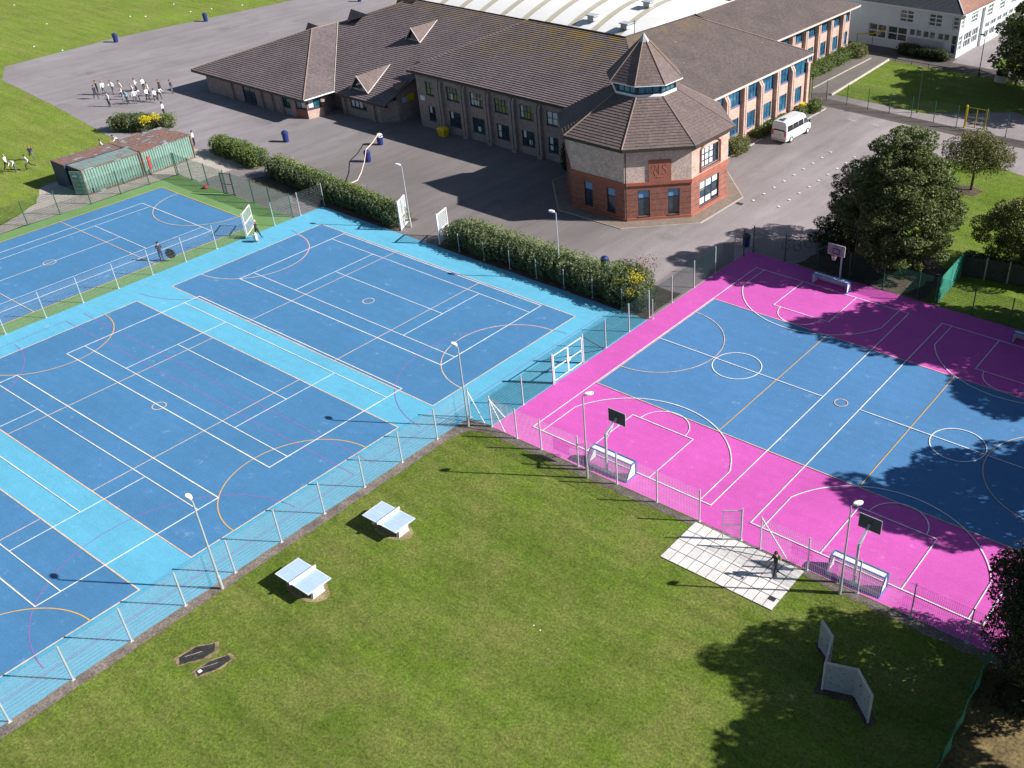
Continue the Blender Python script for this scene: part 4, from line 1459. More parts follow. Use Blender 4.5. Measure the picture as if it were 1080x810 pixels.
g3 = thing('mesh_gate', 'green open gate leaf in the mesh fence behind the green edged court', 'gate', (-50.35, 6.1, 0), R(200))
mb = MB()
for z in (.12, 1.15, 2.25):
    mb.bar((0.05, 0, z), (1.2, 0, z), .06)
for x in (.05, 1.2):
    mb.bar((x, 0, .1), (x, 0, 2.28), .07)
mb.build('frame', 'green_steel', g3)
mesh_panel_mb(1.2, 2.2, .05, .2, .0055, .008, .12).build('mesh_panel', 'green_mesh', g3)
f10 = fence('dark mesh fence with thin posts in front of the far lawn', [(-18.8, 66.5), (-16.8, 66.6)] + [(-13.95 + 2.8 * i, 66.5) for i in range(6)], 2.4, 'dark', 'green_steel', (), FG)
f11 = fence('dark mesh fence right of the yellow gate', [(3.5, 66.8), (5.9, 66.4), (8.7, 66.5), (11.5, 66.5)], 2.4, 'dark', 'green_steel', (), FG)


def yellow_gate(label, x0, x1, y, leafm):
    t = thing('yellow_post_gate', label, 'gate', (x0, y, 0), 0, 'gates with yellow posts')
    for xx in (x0, x1):
        hw_ = .08 if xx == .9 else .045
        MB().b2((xx - hw_, y - hw_, 0), (xx + hw_, y + hw_, 2.6)).build('post', 'yellow_paint' if xx == .9 else 'olive_paint', t, world=True)
    mb = MB()
    for z in (.2, 1.3, 2.4):
        mb.bar((x0 + .12, y, z), (x1 - .12, y, z), .06)
    mb.bar((x0 + .14, y, .2), (x0 + .14, y, 2.4), .06).bar(((x0 + x1) / 2, y, .2), ((x0 + x1) / 2, y, 2.4), .09).bar((x1 - .14, y, .2), (x1 - .14, y, 2.4), .06)
    mb.build('gate_leaf', leafm, t, world=True)
    return t


yellow_gate('black double gate between yellow posts at the end of the far lawn fence', .9, 3.3, 66.8, 'olive_paint')
yellow_gate('gate with slim yellow posts beside the hedge at the end of the sunlit brick wing', -21.0, -18.9, 66.2, 'green_steel')

# white gate leaves at the opening between the hedges
for lab, (gx, gy), a in (('left one of two silver gate leaves standing open between the hedges', (-30.75, 9.9), R(118)), ('right one of two silver gate leaves standing open between the hedges', (-25.75, 9.9), R(108))):
    t = thing('gate_leaf', lab, 'gate', (gx, gy, 0), a, 'open silver gate leaves')
    mb = MB()
    for z in (.15, 1.3, 2.75):
        mb.bar((0, 0, z), (1.7, 0, z), .09)
    for x in (0, 1.7):
        mb.bar((x, 0, .1), (x, 0, 2.8), .10)
    mb.build('frame', 'white_paint', t)
    mesh_panel_mb(1.7, 2.7, .05, .2, .0075, .009, .15).build('mesh_panel', 'white_paint', t)
    MB().b2((-.12, -.05, 0), (-.02, .05, 2.9)).build('post', 'white_paint', t)
hf = thing('hedge_fence', 'row of short galvanised posts standing in the long hedge', 'fence', (-25, 9.6, 0))
for i in range(8):
    post(hf, (-23.2 + 3.0 * i, 9.75), 1.7, 'galvanised', .05)

# low rail by the far path
lr = thing('low_railing', 'low white edging rail between the path and the far lawn', 'railing', (-18, 78, 0))
mb = MB()
mb.hexa([(-17.35, 68.8, .0), (-17.1, 68.8, .0), (-18.0, 87.6, 0), (-18.25, 87.6, 0)], [(-17.3, 68.8, .2), (-17.18, 68.8, .2), (-18.08, 87.6, .2), (-18.2, 87.6, .2)])
mb.build('rail', 'concrete', lr, world=True)
lr2 = thing('low_railing', 'low dark knee rail along the far edge of the lawn', 'railing', (0, 87.4, 0))
mb = MB()
mb.bar((-17.6, 87.2, .45), (40, 88.2, .45), .06)
mb.build('rail', 'dark_metal', lr2, world=True)
for i in range(16):
    MB().tube((-17 + 2.4 * i, 87.22 + .04 * i, 0), (-17 + 2.4 * i, 87.22 + .04 * i, .5), .05).build('post', 'dark_metal', lr2, world=True)


# ------------------------------------------------------------------ lamps
def lamp(label, loc, h, hd, mat='galvanised', headm='white_paint', group='court lamp posts'):
    t = thing('street_lamp', label, 'lamp post', loc, hd, group)
    MB().lathe((0, 0, 0), [(.09, 0), (.09, .9), (.06, 1.0), (.045, h - .15), (.04, h)], 10).build('pole', mat, t, smooth=False)
    mb = MB().tube((0, 0, h - .05), (.25, 0, h + .06), .035)
    mb.build('arm', mat, t)
    hb = MB()
    hb.prism([(.1 + .3 * (1 - math.cos(a_)) * .95, .15 * math.sin(a_)) for a_ in [2 * math.pi * q_ / 12 for q_ in range(12)]], h + .0, h + .14)
    hd_ = hb.build('lamp_head', headm, t, bevel=.03)
    MB().b2((.2, -.07, h - .012), (.58, .07, h + .02)).build('lens', 'blind_white', hd_)
    return t


lamp('lamp post in the gravel strip left of the lawn, head over the blue court', (-3.85, -27.5, 0), 6.1, R(170))
lamp('lamp post at the corner where the blue and pink courts meet', (-3.7, -9.0, 0), 6.1, R(170))
lamp('lamp post beside the first small goal on the pink court edge', (6.2, -8.75, 0), 6.1, R(55))
lamp('lamp post beside the second small goal, right of the paving slabs', (23.5, -8.75, 0), 6.1, R(55))
lamp('lamp post behind the left silver gate leaf by the hedge', (-30.6, 10.9, 0), 5.9, R(190))
lamp('lamp post rising out of the long hedge in front of the octagonal tower', (-12.6, 10.9, 0), 5.9, R(190))
lamp('dark slim lamp post against the big tree behind the pink court', (7.5, 25.0, 0), 5.6, R(20), 'dark_metal', 'dark_metal')
lamp('tall dark lamp post standing on the far lawn behind its mesh fence', (-5.7, 68.6, 0), 5.2, R(200), 'dark_metal', 'dark_metal')
lamp('dark lamp post on the path beside the white classroom block', (-5.2, 87.5, 0), 5.2, R(200), 'dark_metal', 'dark_metal')

# ------------------------------------------------------------------ court furniture
HP = None


def hoop(label, loc, rz, face, bw=.64, b0=2.95, b1=3.85):
    """face +Y local; backboard overhanging the court"""
    t = thing('basketball_hoop', label, 'basketball hoop', loc, rz, 'basketball hoops on the pink court')
    MB().tube((0, 0, 0), (0, 0, 2.9), .085).lathe((0, 0, 0), [(.25, 0), (.25, .04), (.1, .06)], 12).build('pole', 'galvanised', t)
    MB().bar((0, 0, 2.85), (0, 1.15, 3.35), .12).bar((0, 0, 2.35), (0, .75, 3.05), .06).build('arm', 'galvanised', t)
    bd = MB().b2((-bw, 1.16, b0), (bw, 1.20, b1))
    b_ = bd.build('backboard', ['board_dark'] if face != 'front' else ['board_grey'], t)
    tr = MB()
    for p_, q_ in (((-bw, b0), (bw, b0)), ((bw, b0), (bw, b1)), ((bw, b1), (-bw, b1)), ((-bw, b1), (-bw, b0))):
        tr.bar((p_[0], 1.18, p_[1]), (q_[0], 1.18, q_[1]), .04)
    tr.build('trim', 'white_paint' if face == 'front' else 'galvanised', b_)
    sq = MB()
    for p_, q_ in (((-.28, 3.08), (.28, 3.08)), ((.28, 3.08), (.28, 3.5)), ((.28, 3.5), (-.28, 3.5)), ((-.28, 3.5), (-.28, 3.08))):
        sq.bar((p_[0], 1.215, p_[1]), (q_[0], 1.215, q_[1]), .05)
    sq.build('target_square', 'line_white' if face != 'front' else 'dark_metal', b_)
    rg = MB()
    n = 18
    for i in range(n):
        a0, a1 = 2 * math.pi * i / n, 2 * math.pi * (i + 1) / n
        rg.tube((.23 * math.cos(a0), 1.48 + .23 * math.sin(a0), 3.05), (.23 * math.cos(a1), 1.48 + .23 * math.sin(a1), 3.05), .012, None, 5)
    r_ = rg.build('rim', 'red_plastic', t)
    nb = MB()
    for i in range(10):
        a0 = 2 * math.pi * i / 10
        a1 = a0 + .35
        nb.tube((.23 * math.cos(a0), 1.48 + .23 * math.sin(a0), 3.04), (.14 * math.cos(a1), 1.48 + .14 * math.sin(a1), 2.65), .008, None, 4)
        nb.tube((.23 * math.cos(a1), 1.48 + .23 * math.sin(a1), 3.04), (.14 * math.cos(a0), 1.48 + .14 * math.sin(a0), 2.65), .008, None, 4)
    nb.build('net', 'white_paint', r_)
    return t


hoop('basketball hoop with dark backboard above the first small goal, nearest the blue court', (6.75, -7.5, 0), 0, 'back')
hoop('basketball hoop with dark backboard above the second small goal by the paving slabs', (23.75, -7.6, 0), 0, 'back')
hoop('basketball hoop with pale framed backboard in the shade of the big tree', (6.9, 23.7, 0), R(180), 'front', .74)


def small_goal(label, loc, rz):
    t = thing('football_goal', label, 'goal', loc, rz, 'small white and blue goals on the pink court')
    w2, h, dp, dt = 1.6, 1.0, 1.05, .45     # opening faces +Y; back at y=-dp
    fr = MB()
    for sx in (-w2, w2):
        fr.bar((sx, 0, 0), (sx, 0, h), .07)
        fr.bar((sx, 0, h), (sx, -dt, h), .06)
        fr.bar((sx, -dt, h), (sx, -dp, .03), .06)
        fr.bar((sx, 0, .03), (sx, -dp, .03), .06)
    fr.bar((-w2, 0, h), (w2, 0, h), .07).bar((-w2, -dt, h), (w2, -dt, h), .06).bar((-w2, -dp, .03), (w2, -dp, .03), .06)
    fr.build('frame', 'blue_paint', t)
    for sx in (-w2 + .05, w2 - .05):
        sd_ = MB().hexa([(sx - .008, -.03, .06), (sx + .008, -.03, .06), (sx + .008, -dp + .06, .06), (sx - .008, -dp + .06, .06)],
                 [(sx - .008, -.03, h - .04), (sx + .008, -.03, h - .04), (sx + .008, -dt, h - .04), (sx - .008, -dt, h - .04)])
        sd_.build('side_panel', 'white_paint', t)
    MB().b2((-w2 + .05, -dt + .03, h - .035), (w2 - .05, -.03, h - .015)).build('top_panel', 'white_paint', t)
    nb = MB()
    n = 52
    for i in range(1, n):
        x = -w2 + 2 * w2 * i / n
        nb.tube((x, -dt, h), (x, -dp, .03), .0105, None, 3, cap=False)
    for j in range(1, 16):
        f_ = j / 16
        nb.tube((-w2, -dt - (dp - dt) * f_, h - (h - .03) * f_), (w2, -dt - (dp - dt) * f_, h - (h - .03) * f_), .0105, None, 3, cap=False)
    nb.build('net', 'white_paint', t)
    return t


small_goal('small goal on the near pink edge under the first dark backboard', (6.85, -6.75, 0), 0)
small_goal('small goal on the near pink edge under the second dark backboard, right of the slabs', (23.75, -6.85, 0), 0)
small_goal('small goal in dappled shade at the far end of the pink court', (6.75, 22.1, 0), R(180))
small_goal('small goal in deep shade at the far right end of the pink court', (23.65, 22.1, 0), R(180))

for lab, (tx, ty), a in (('table tennis table on the lawn, the one nearer the court corner', (-.28, -18.85), R(1)), ('table tennis table on the lawn, the one nearer the two rubber patches', (-.33, -24.8), R(0))):
    t = thing('table_tennis_table', lab, 'table', (tx, ty, 0), a, 'concrete table tennis tables')
    mb = MB().b2((-1.37, -.7625, .70), (1.37, .7625, .77))
    tt = mb.build('tabletop', 'table_blue', t, bevel=.01)
    mk = MB()
    for x0_, y0_, x1_, y1_ in ((-1.37, -.7625, 1.37, -.72), (-1.37, .72, 1.37, .7625), (-1.37, -.72, -1.325, .72), (1.325, -.72, 1.37, .72), (-1.325, -.008, 1.325, .008)):
        mk.b2((x0_, y0_, .7705), (x1_, y1_, .774))
    mk.build('edge_line', 'line_white', tt)
    MB().b2((-.035, -.86, .772), (.035, .86, .93)).build('net', 'white_paint', t, bevel=.008)
    for sx in (-1.02, 1.02):
        lg = MB()
        prof = [(-.42, 0), (.42, 0), (.36, .12), (.34, .4), (.55, .6), (.62, .695), (-.62, .695), (-.55, .6), (-.34, .4), (-.36, .12)]
        n0 = len(prof)
        lg.v += [(sx - .11, y, z) for y, z in prof] + [(sx + .11, y, z) for y, z in prof]
        lg.f += [tuple(range(n0)), tuple(reversed(range(n0, 2 * n0)))]
        lg.m += [0, 0]
        for i in range(n0):
            j = (i + 1) % n0
            lg.f.append((i, j, n0 + j, n0 + i))
            lg.m.append(0)
        lg.build('leg', 'slab', t)
    sheet('bare_patch', [(tx + 1.55 * math.cos(k_ * .524) * (1 + .08 * random.random()) * .95 + .12, ty + .8 * math.sin(k_ * .524) * (1 + .1 * random.random())) for k_ in range(12)], .005, 'dry_earth')

for lab, pts in (('larger black rubber patch set in the lawn', [(-1.45, -31.75), (-.95, -31.95), (-.3, -31.0), (-.25, -30.3), (-.75, -30.0), (-1.35, -30.75)]),
                 ('smaller black rubber patch with a white scrap set in the lawn', [(.05, -31.75), (.45, -31.85), (.85, -30.9), (.85, -30.15), (.45, -30.1), (.05, -30.9)])):
    cx = sum(p_[0] for p_ in pts) / len(pts)
    cy = sum(p_[1] for p_ in pts) / len(pts)
    t = thing('rubber_mat', lab, 'mat', (cx, cy, 0), 0, 'old rubber mats in the lawn')

    def dens(q_, jit):
        out = []
        for i in range(len(q_)):
            a, b_ = q_[i], q_[(i + 1) % len(q_)]
            for k_ in range(5):
                f_ = k_ / 5
                out.append((a[0] + (b_[0] - a[0]) * f_ + random.uniform(-jit, jit), a[1] + (b_[1] - a[1]) * f_ + random.uniform(-jit, jit)))
        return out
    big = [(cx + (p_[0] - cx) * 1.22, cy + (p_[1] - cy) * 1.1) for p_ in pts]
    pts = [(cx + (p_[0] - cx) * .88, cy + (p_[1] - cy) * .92) for p_ in pts]
    MB().prism(dens(big, .05), .002, .012).build('worn_edge', 'dry_earth', t, world=True)
    MB().prism(dens(pts, .035), .0, .035).build('rubber', 'rubber', t, world=True)
    MB().path([(cx - .35, cy - .5, .045), (cx - .1, cy - .1, .05), (cx + .05, cy + .2, .045)], .012).build('torn_strip', 'concrete', t, world=True)
MB_ = MB().b2((.16, -31.68, .03), (.34, -31.5, .06))
tag(MB_.build('paper_scrap', 'white_paint'), 'white paper scrap on the end of the smaller rubber patch', 'litter')

for x_, y_ in ((11.63, -19.88), (12.12, -19.94)):
    tag(MB().lathe((x_, y_, 0), [(.02, 0), (.05, .01), (.03, .03)], 7).build('paper_scrap', 'white_paint'), 'tiny white scrap lying in the middle of the lawn', 'litter', 'scraps on the lawn')

# white slab paving with joints
PV = (13.95, -11.95, 21.15, -8.35)
o = MB().b2((PV[0] + .01, PV[1] + .01, 0), (PV[2] - .01, PV[3] - .01, .03)).build('paving_bed', 'gravel')
tag(o, kind='structure')
mb = MB()
nx_, ny_ = 12, 4
for i in range(nx_):
    for j in range(ny_):
        a = PV[0] + (PV[2] - PV[0]) * i / nx_
        b_ = PV[0] + (PV[2] - PV[0]) * (i + 1) / nx_
        c = PV[1] + (PV[3] - PV[1]) * j / ny_
        e = PV[1] + (PV[3] - PV[1]) * (j + 1) / ny_
        zz = .05 + random.uniform(-.004, .004)
        mb.b2((a + .028, c + .028, .0), (b_ - .028, e - .028, zz))
o = mb.build('paving', 'slab')
tag(o, kind='structure')
t = thing('drain_cover', 'small dark drain cover in the corner of the paving slabs', 'drain cover', (20.75, -11.2, .055))
MB().b2((-.2, -.15, 0), (.2, .15, .012)).b2((-.15, -.1, .012), (.15, -.06, .02)).b2((-.15, .06, .012), (.15, .1, .02)).build('grate', 'dark_metal', t)

# zig-zag screen
SCN = thing('folding_screen', 'zigzag screen of grey boards standing on the lawn in the tree shadow', 'screen', (25.8, -14, 0))
sp = [(24.38, -12.71), (25.25, -13.32), (25.75, -15.0), (27.2, -14.5), (28.4, -15.5)]
for i in range(4):
    a, b_ = Vector((*sp[i], 0)), Vector((*sp[i + 1], 0))
    d = (b_ - a).normalized()
    n_ = Vector((-d.y, d.x, 0)) * .04
    mb = MB()
    a2, b2_ = a + d * .03, b_ - d * .03
    mb.hexa([a2 - n_ + Vector((0, 0, .08)), b2_ - n_ + Vector((0, 0, .08)), b2_ + n_ + Vector((0, 0, .08)), a2 + n_ + Vector((0, 0, .08))],
            [a2 - n_ + Vector((0, 0, 1.85)), b2_ - n_ + Vector((0, 0, 1.85)), b2_ + n_ + Vector((0, 0, 1.85)), a2 + n_ + Vector((0, 0, 1.85))])
    pn = mb.build('panel', 'screen_board', SCN, world=True)
    kn = MB()
    Lp = (b2_ - a2).length
    for k_ in range(7):
        u, z = random.uniform(.15, Lp - .15), random.uniform(.3, 1.65)
        c_ = a2 + d * u
        for s_ in (-1.06, 1.06):
            q_ = c_ + n_ * s_
            kn.box((q_.x, q_.y, z), (.045, .05, .035), math.atan2(d.y, d.x))
    kn.build('climbing_hold', 'dark_metal', pn, world=True)
    MB().bar(a2 + Vector((0, 0, 1.87)), b2_ + Vector((0, 0, 1.87)), .09).build('top_rail', 'concrete_pale', SCN, world=True)
for p_ in sp:
    MB().box((p_[0], p_[1], .96), (.1, .1, 1.92)).build('post', 'concrete_pale', SCN, world=True)
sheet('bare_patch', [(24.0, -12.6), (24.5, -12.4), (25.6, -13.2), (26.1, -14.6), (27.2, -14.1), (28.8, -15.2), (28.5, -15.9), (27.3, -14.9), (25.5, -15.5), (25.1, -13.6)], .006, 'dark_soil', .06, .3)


# ------------------------------------------------------------------ litter bins
def bin_(label, loc, rz=0, hd='bin_blue'):
    t = thing('litter_bin', label, 'bin', loc, rz, 'round dark blue litter bins')
    MB().lathe((0, 0, 0), [(.27, 0), (.31, .08), (.34, .85), (.34, .9)], 16).build('body', 'bin_blue', t)
    MB().lathe((0, 0, .9), [(.37, 0), (.37, .1), (.33, .25), (.2, .36), (.05, .4)], 16).build('hood', hd, t)
    MB().box((.335, 0, 1.06), (.05, .3, .12)).build('opening', 'dark_metal', t)
    return t


bin_('dark blue litter bin on the field edge, nearest the group of pupils', (-114.65, 31.45, 0))
bin_('dark blue litter bin on the field edge, between the other two there', (-114.9, 46.4, 0))
bin_('dark blue litter bin at the top of the frame on the field edge', (-105.8, 69.3, 0))
bin_('dark blue litter bin alone on the yard in front of the low brick wing', (-59.1, 18.85, 0))
bin_('dark blue litter bin with a pale lid by the edge of the building shadow', (-49.8, 24.25, 0), 0, 'blind_white')
bin_('dark blue litter bin in the middle of the barrier tape', (-46.85, 19.95, 0))
bin_('dark blue litter bin just showing over the end of the long hedge', (-10.5, 14.3, 0))
bin_('dark litter bin in shade outside the top corner of the pink court', (-3.1, 25.2, 0), 0, 'dark_metal')
t = thing('barrier_tape', 'pink and white barrier tape strung over two bins to the hedge', 'tape', (-46, 18, 0))
mb = MB()
tp = [(-49.6, 24.0, 1.28), (-48.2, 22.0, 1.22), (-46.85, 19.95, 1.34), (-44.4, 17.6, 1.25), (-42.2, 15.3, 1.3), (-40.6, 13.5, 1.45), (-39.7, 11.7, 1.8)]
for a, b_ in zip(tp[:-1], tp[1:]):
    mb.hexa([(a[0] - .01, a[1], a[2] - .02), (b_[0] - .01, b_[1], b_[2] - .02), (b_[0] + .01, b_[1], b_[2] - .02), (a[0] + .01, a[1], a[2] - .02)],
            [(a[0] - .06, a[1], a[2] + .03), (b_[0] - .06, b_[1], b_[2] + .03), (b_[0] - .04, b_[1], b_[2] + .03), (a[0] - .04, a[1], a[2] + .03)])
mb.build('ribbon', 'tape', t, world=True)


def grit_bin(label, loc, rz):
    t = thing('grit_bin', label, 'grit bin', loc, rz, 'yellow grit bins')
    MB().hexa([(-.45, -.32, 0), (.45, -.32, 0), (.45, .32, 0), (-.45, .32, 0)], [(-.58, -.42, .75), (.58, -.42, .75), (.58, .42, .75), (-.58, .42, .75)]).build('body', 'yellow_plastic', t, bevel=.03)
    MB().hexa([(-.62, -.46, .75), (.62, -.46, .75), (.62, .46, .75), (-.62, .46, .75)], [(-.4, -.25, 1.0), (.4, -.25, 1.0), (.4, .32, 1.05), (-.4, .32, 1.05)]).build('lid', 'yellow_plastic', t, bevel=.03)


grit_bin('yellow grit bin against the shaded front wall of the two-storey wing', (-46.2, 30.3, 0), 0)
grit_bin('yellow grit bin by the bushes at the corner of the sunlit wing', (-17.1, 61.2, 0), R(90))
t = thing('cable_drum', 'round grey planter tub on the path beyond the far lawn', 'planter', (-1.9, 86.6, 0))
MB().lathe((0, 0, 0), [(.75, 0), (.8, .1), (.8, .85), (.7, .9)], 16).build('tub', 'concrete_pale', t)
t.name = 'planter_tub'

# red ball by the fence
tag(MB().lathe((-54.4, 5.6, .02), [(.02, 0), (.2, .03), (.28, .14), (.2, .25), (.03, .3)], 12).build('red_bag', 'red_plastic'), 'small red bag on the ground at a green fence post', 'bag')


# ------------------------------------------------------------------ shipping containers
def container(label, loc, rz, col, roofm, door=False):
    t = thing('shipping_container', label, 'container', loc, rz, 'shipping containers beside the green edged court')
    Lc, Wc, H = 6.06, 2.44, 2.55      # local: x across, y along
    n = 84
    for sx in (-1, 1):
        mb = MB()
        for i in range(n):
            ya, yb = .1 + (Lc - .2) * i / n, .1 + (Lc - .2) * (i + 1) / n
            xi = sx * (Wc / 2 - (.0 if i % 4 < 2 else .06))
            xj = sx * (Wc / 2 - (.0 if (i + 1) % 4 < 2 else .06))
            mb.poly([(xi, ya, .15), (xi, yb - .03, .15), (xi, yb - .03, H - .1), (xi, ya, H - .1)])
            mb.poly([(xi, yb - .03, .15), (xj, yb, .15), (xj, yb, H - .1), (xi, yb - .03, H - .1)])
        mb.build('side_wall', col, t)
    MB().b2((-Wc / 2 + .05, Lc - .08, .1), (Wc / 2 - .05, Lc - .02, H - .08)).build('end_wall', col, t)
    fr = MB()
    for sx in (-1, 1):
        for yy in (.06, Lc - .06):
            fr.b2((sx * Wc / 2 - .06, yy - .06, 0), (sx * Wc / 2 + .06, yy + .06, H))
        fr.b2((sx * Wc / 2 - .04, .12, .02), (sx * Wc / 2 + .045, Lc - .12, .16))
        fr.b2((sx * Wc / 2 - .04, .12, H - .1), (sx * Wc / 2 + .045, Lc - .12, H - .01))
    for yy in (.06, Lc - .06):
        fr.b2((-Wc / 2 + .06, yy - .05, 0.02), (Wc / 2 - .06, yy + .05, .14))
        fr.b2((-Wc / 2 + .06, yy - .05, H - .12), (Wc / 2 - .06, yy + .05, H - .005))
    fr.build('frame', 'rusty_roof' if col == 'container_green' else col, t)
    rf = MB()
    k = 24
    for i in range(k):
        ya, yb = .02 + (Lc - .04) * i / k, .02 + (Lc - .04) * (i + 1) / k
        za = H + (.02 if i % 2 else .0)
        rf.poly([(-Wc / 2, ya, za), (Wc / 2, ya, za), (Wc / 2, yb, H + (.0 if i % 2 else .02)), (-Wc / 2, yb, H + (.0 if i % 2 else .02))])
    rf.build('roof', roofm, t)
    if not door:
        MB().b2((-Wc / 2 + .05, .02, .1), (Wc / 2 - .05, .08, H - .08)).build('door', col, t)
    else:
        MB().b2((-Wc / 2 + .08, .1, .1), (Wc / 2 - .08, .5, .16)).build('floor', 'dark_metal', t)
        a = R(198)
        for hx, an in ((Wc / 2, R(215)),):
            d = Vector((math.cos(an), math.sin(an), 0))
            n_ = Vector((-d.y, d.x, 0)) * .03
            p_, q_ = Vector((hx, 0, 0)), Vector((hx, 0, 0)) + d * 1.18
            dd = MB().hexa([p_ - n_ + Vector((0, 0, .12)), q_ - n_ + Vector((0, 0, .12)), q_ + n_ + Vector((0, 0, .12)), p_ + n_ + Vector((0, 0, .12))],
                           [p_ - n_ + Vector((0, 0, H - .1)), q_ - n_ + Vector((0, 0, H - .1)), q_ + n_ + Vector((0, 0, H - .1)), p_ + n_ + Vector((0, 0, H - .1))]).build('door', col, t)
            rb = MB()
            for f_ in (.3, .7):
                c_ = p_ + d * 1.18 * f_ + n_ * 1.8
                rb.tube(c_ + Vector((0, 0, .15)), c_ + Vector((0, 0, H - .15)), .022)
            for z in (.5, .9, 1.3, 1.7, 2.1):
                rb.bar(p_ + n_ * 1.2 + d * .08 + Vector((0, 0, z)), q_ + n_ * 1.2 - d * .08 + Vector((0, 0, z)), .03)
            rb.build('locking_bar', 'green_steel', dd)
            c_ = p_ + d * .75 + n_ * 1.35
            MB().box((c_.x, c_.y, 2.0), (.45, .01, .12), an).build('white_label', 'white_paint', dd)
            c_ = p_ + d * .95 + n_ * 1.35
            MB().box((c_.x, c_.y, 1.1), (.2, .01, .2), an).build('red_label', 'red_plastic', dd)
    return t


container('green container with its door swung open and a faded roof, nearest the blue court corner', (-63.55, -2.1, 0), 0, 'container_green', 'worn_green_roof', True)
c2 = container('green container with a rusty roof, right end of the front row', (-63.62, 4.02, 0), R(5), 'container_green', 'rusty_roof')
MB().b2((1.265, .55, .5), (1.275, .8, 1.9)).build('red_stripe', 'red_plastic', c2)
container('dark blue container with patchy rust roof, back row at the open field end', (-66.2, -2.35, 0), 0, 'container_blue', 'rusty_roof')
container('dark blue container with rust roof, back row by the yellow flowered bush', (-66.15, 3.78, 0), R(3), 'container_blue', 'rusty_roof')


# ------------------------------------------------------------------ vegetation
def leaf_cloud(name, mat, pts, size, parent=None, squash=1.0, tilt=1.0):
    """many small leaf faces, one quad each"""
    n = len(pts)
    s = size * rng.uniform(.6, 1.35, n)
    nrm = rng.normal(size=(n, 3))
    nrm[:, 2] = np.abs(nrm[:, 2]) * tilt + .25
    nrm /= np.linalg.norm(nrm, axis=1)[:, None]
    r = rng.normal(size=(n, 3))
    a = np.cross(nrm, r)
    a /= np.linalg.norm(a, axis=1)[:, None]
    b_ = np.cross(nrm, a)
    asp = rng.uniform(.5, .8, n)
    A_ = a * (s / 2)[:, None]
    B_ = b_ * (s / 2 * asp)[:, None]
    fold = nrm * (s * .12)[:, None]
    v = np.empty((n, 4, 3))
    v[:, 0] = pts - A_
    v[:, 1] = pts - B_ + fold
    v[:, 2] = pts + A_
    v[:, 3] = pts + B_ + fold
    me = bpy.data.meshes.new(name)
    me.vertices.add(n * 4)
    me.vertices.foreach_set('co', v.reshape(-1))
    me.loops.add(n * 4)
    me.loops.foreach_set('vertex_index', np.arange(n * 4, dtype=np.int32))
    me.polygons.add(n)
    me.polygons.foreach_set('loop_start', np.arange(0, n * 4, 4, dtype=np.int32))
    me.polygons.foreach_set('loop_total', np.full(n, 4, dtype=np.int32))
    me.materials.append(M[mat])
    me.update(calc_edges=True)
    o_ = bpy.data.objects.new(name, me)
    COL.objects.link(o_)
    if parent:
        o_.parent = parent
    return o_


def clump_points(centers, radii, n_each, flat=.7):
    out = []
    for c, r_ in zip(centers, radii):
        k = int(n_each * (r_ ** 2))
        d = rng.normal(size=(k, 3))
        d /= np.linalg.norm(d, axis=1)[:, None]
        rad = r_ * rng.uniform(.45, 1.0, k) ** .5
        p_ = d * rad[:, None]
        p_[:, 2] *= flat
        out.append(np.array(c) + p_)
    return np.concatenate(out)


def spray2(cx, cy, cz, r_, n):
    d = rng.normal(size=(n, 3)) * np.array([r_, r_, r_])
    return (d + np.array([cx, cy, cz])).tolist()


def tree(label, x, y, h, rx, ry, zlo, nclump, cr, leaf, lsize, dens, cat='tree', name='broadleaf_tree', trunk_r=.28, seedoff=0, group=None, droop=False, trunk_x=0, cone=0.0, flat=.62, tilt=1.0):
    t = thing(name, label, cat, (x, y, 0), 0, group)
    cen, rad = [], []
    zc = (h + zlo) / 2
    rz_ = (h - zlo) / 2
    tries = 0
    while len(cen) < nclump and tries < 20000:
        tries += 1
        d = rng.normal(size=3)
        d /= np.linalg.norm(d)
        f_ = rng.uniform(.35, .93) ** .6
        zz = d[2] * f_
        wz = 1.0 - .28 * max(0, zz)          # narrower towards the top
        if cone:
            wz = (1.12 - cone * (zz + 1) / 2) * (1.0 if zz < 0 else 1.0 + .25 * zz)
        p_ = (d[0] * f_ * rx * wz, d[1] * f_ * ry * wz, zc + zz * rz_)
        r_ = cr * rng.uniform(.55, 1.35)
        if cone and rng.uniform() < .3:
            p_ = (p_[0] * 1.16, p_[1] * 1.16, p_[2])
        if all(math.dist(p_, q_) > .46 * (r_ + s_) for q_, s_ in zip(cen, rad)):
            cen.append(p_)
            rad.append(r_)
    pts = clump_points(cen, rad, dens, .95 if droop else flat)
    if droop:
        k = len(pts)
        pts[:, 2] -= rng.uniform(0, 1, k) ** 2 * cr * 1.2
    leaf_cloud('crown', leaf, pts, lsize, t, tilt=tilt)
    tb = MB()
    base = Vector((0, 0, 0))
    fork = Vector((trunk_x * .5, 0, max(1.0, zlo + (h - zlo) * .22)))
    tb.tube(base, base + (fork - base) * .5, trunk_r * 1.15, trunk_r * .9, 9)
    tb.tube(base + (fork - base) * .5, fork, trunk_r * .9, trunk_r * .75, 9)
    top_ = Vector((0, 0, zlo + (h - zlo) * .8))
    tb.tube(fork, top_, trunk_r * .7, trunk_r * .15, 7)
    tk = tb.build('trunk', 'bark', t)
    lb = MB()
    for c in cen[::max(1, len(cen) // 34)]:
        c = Vector(c)
        s0 = fork.lerp(top_, min(.85, max(0, (c.z - fork.z) / max(.1, (top_.z - fork.z)) * .6)))
        mid = s0.lerp(c, .5) + Vector((0, 0, .25))
        lb.tube(s0, mid, trunk_r * .28, trunk_r * .18, 5, cap=False)
        lb.tube(mid, c, trunk_r * .18, trunk_r * .05, 5, cap=False)
    lb.build('limb', 'bark', tk)
    return t


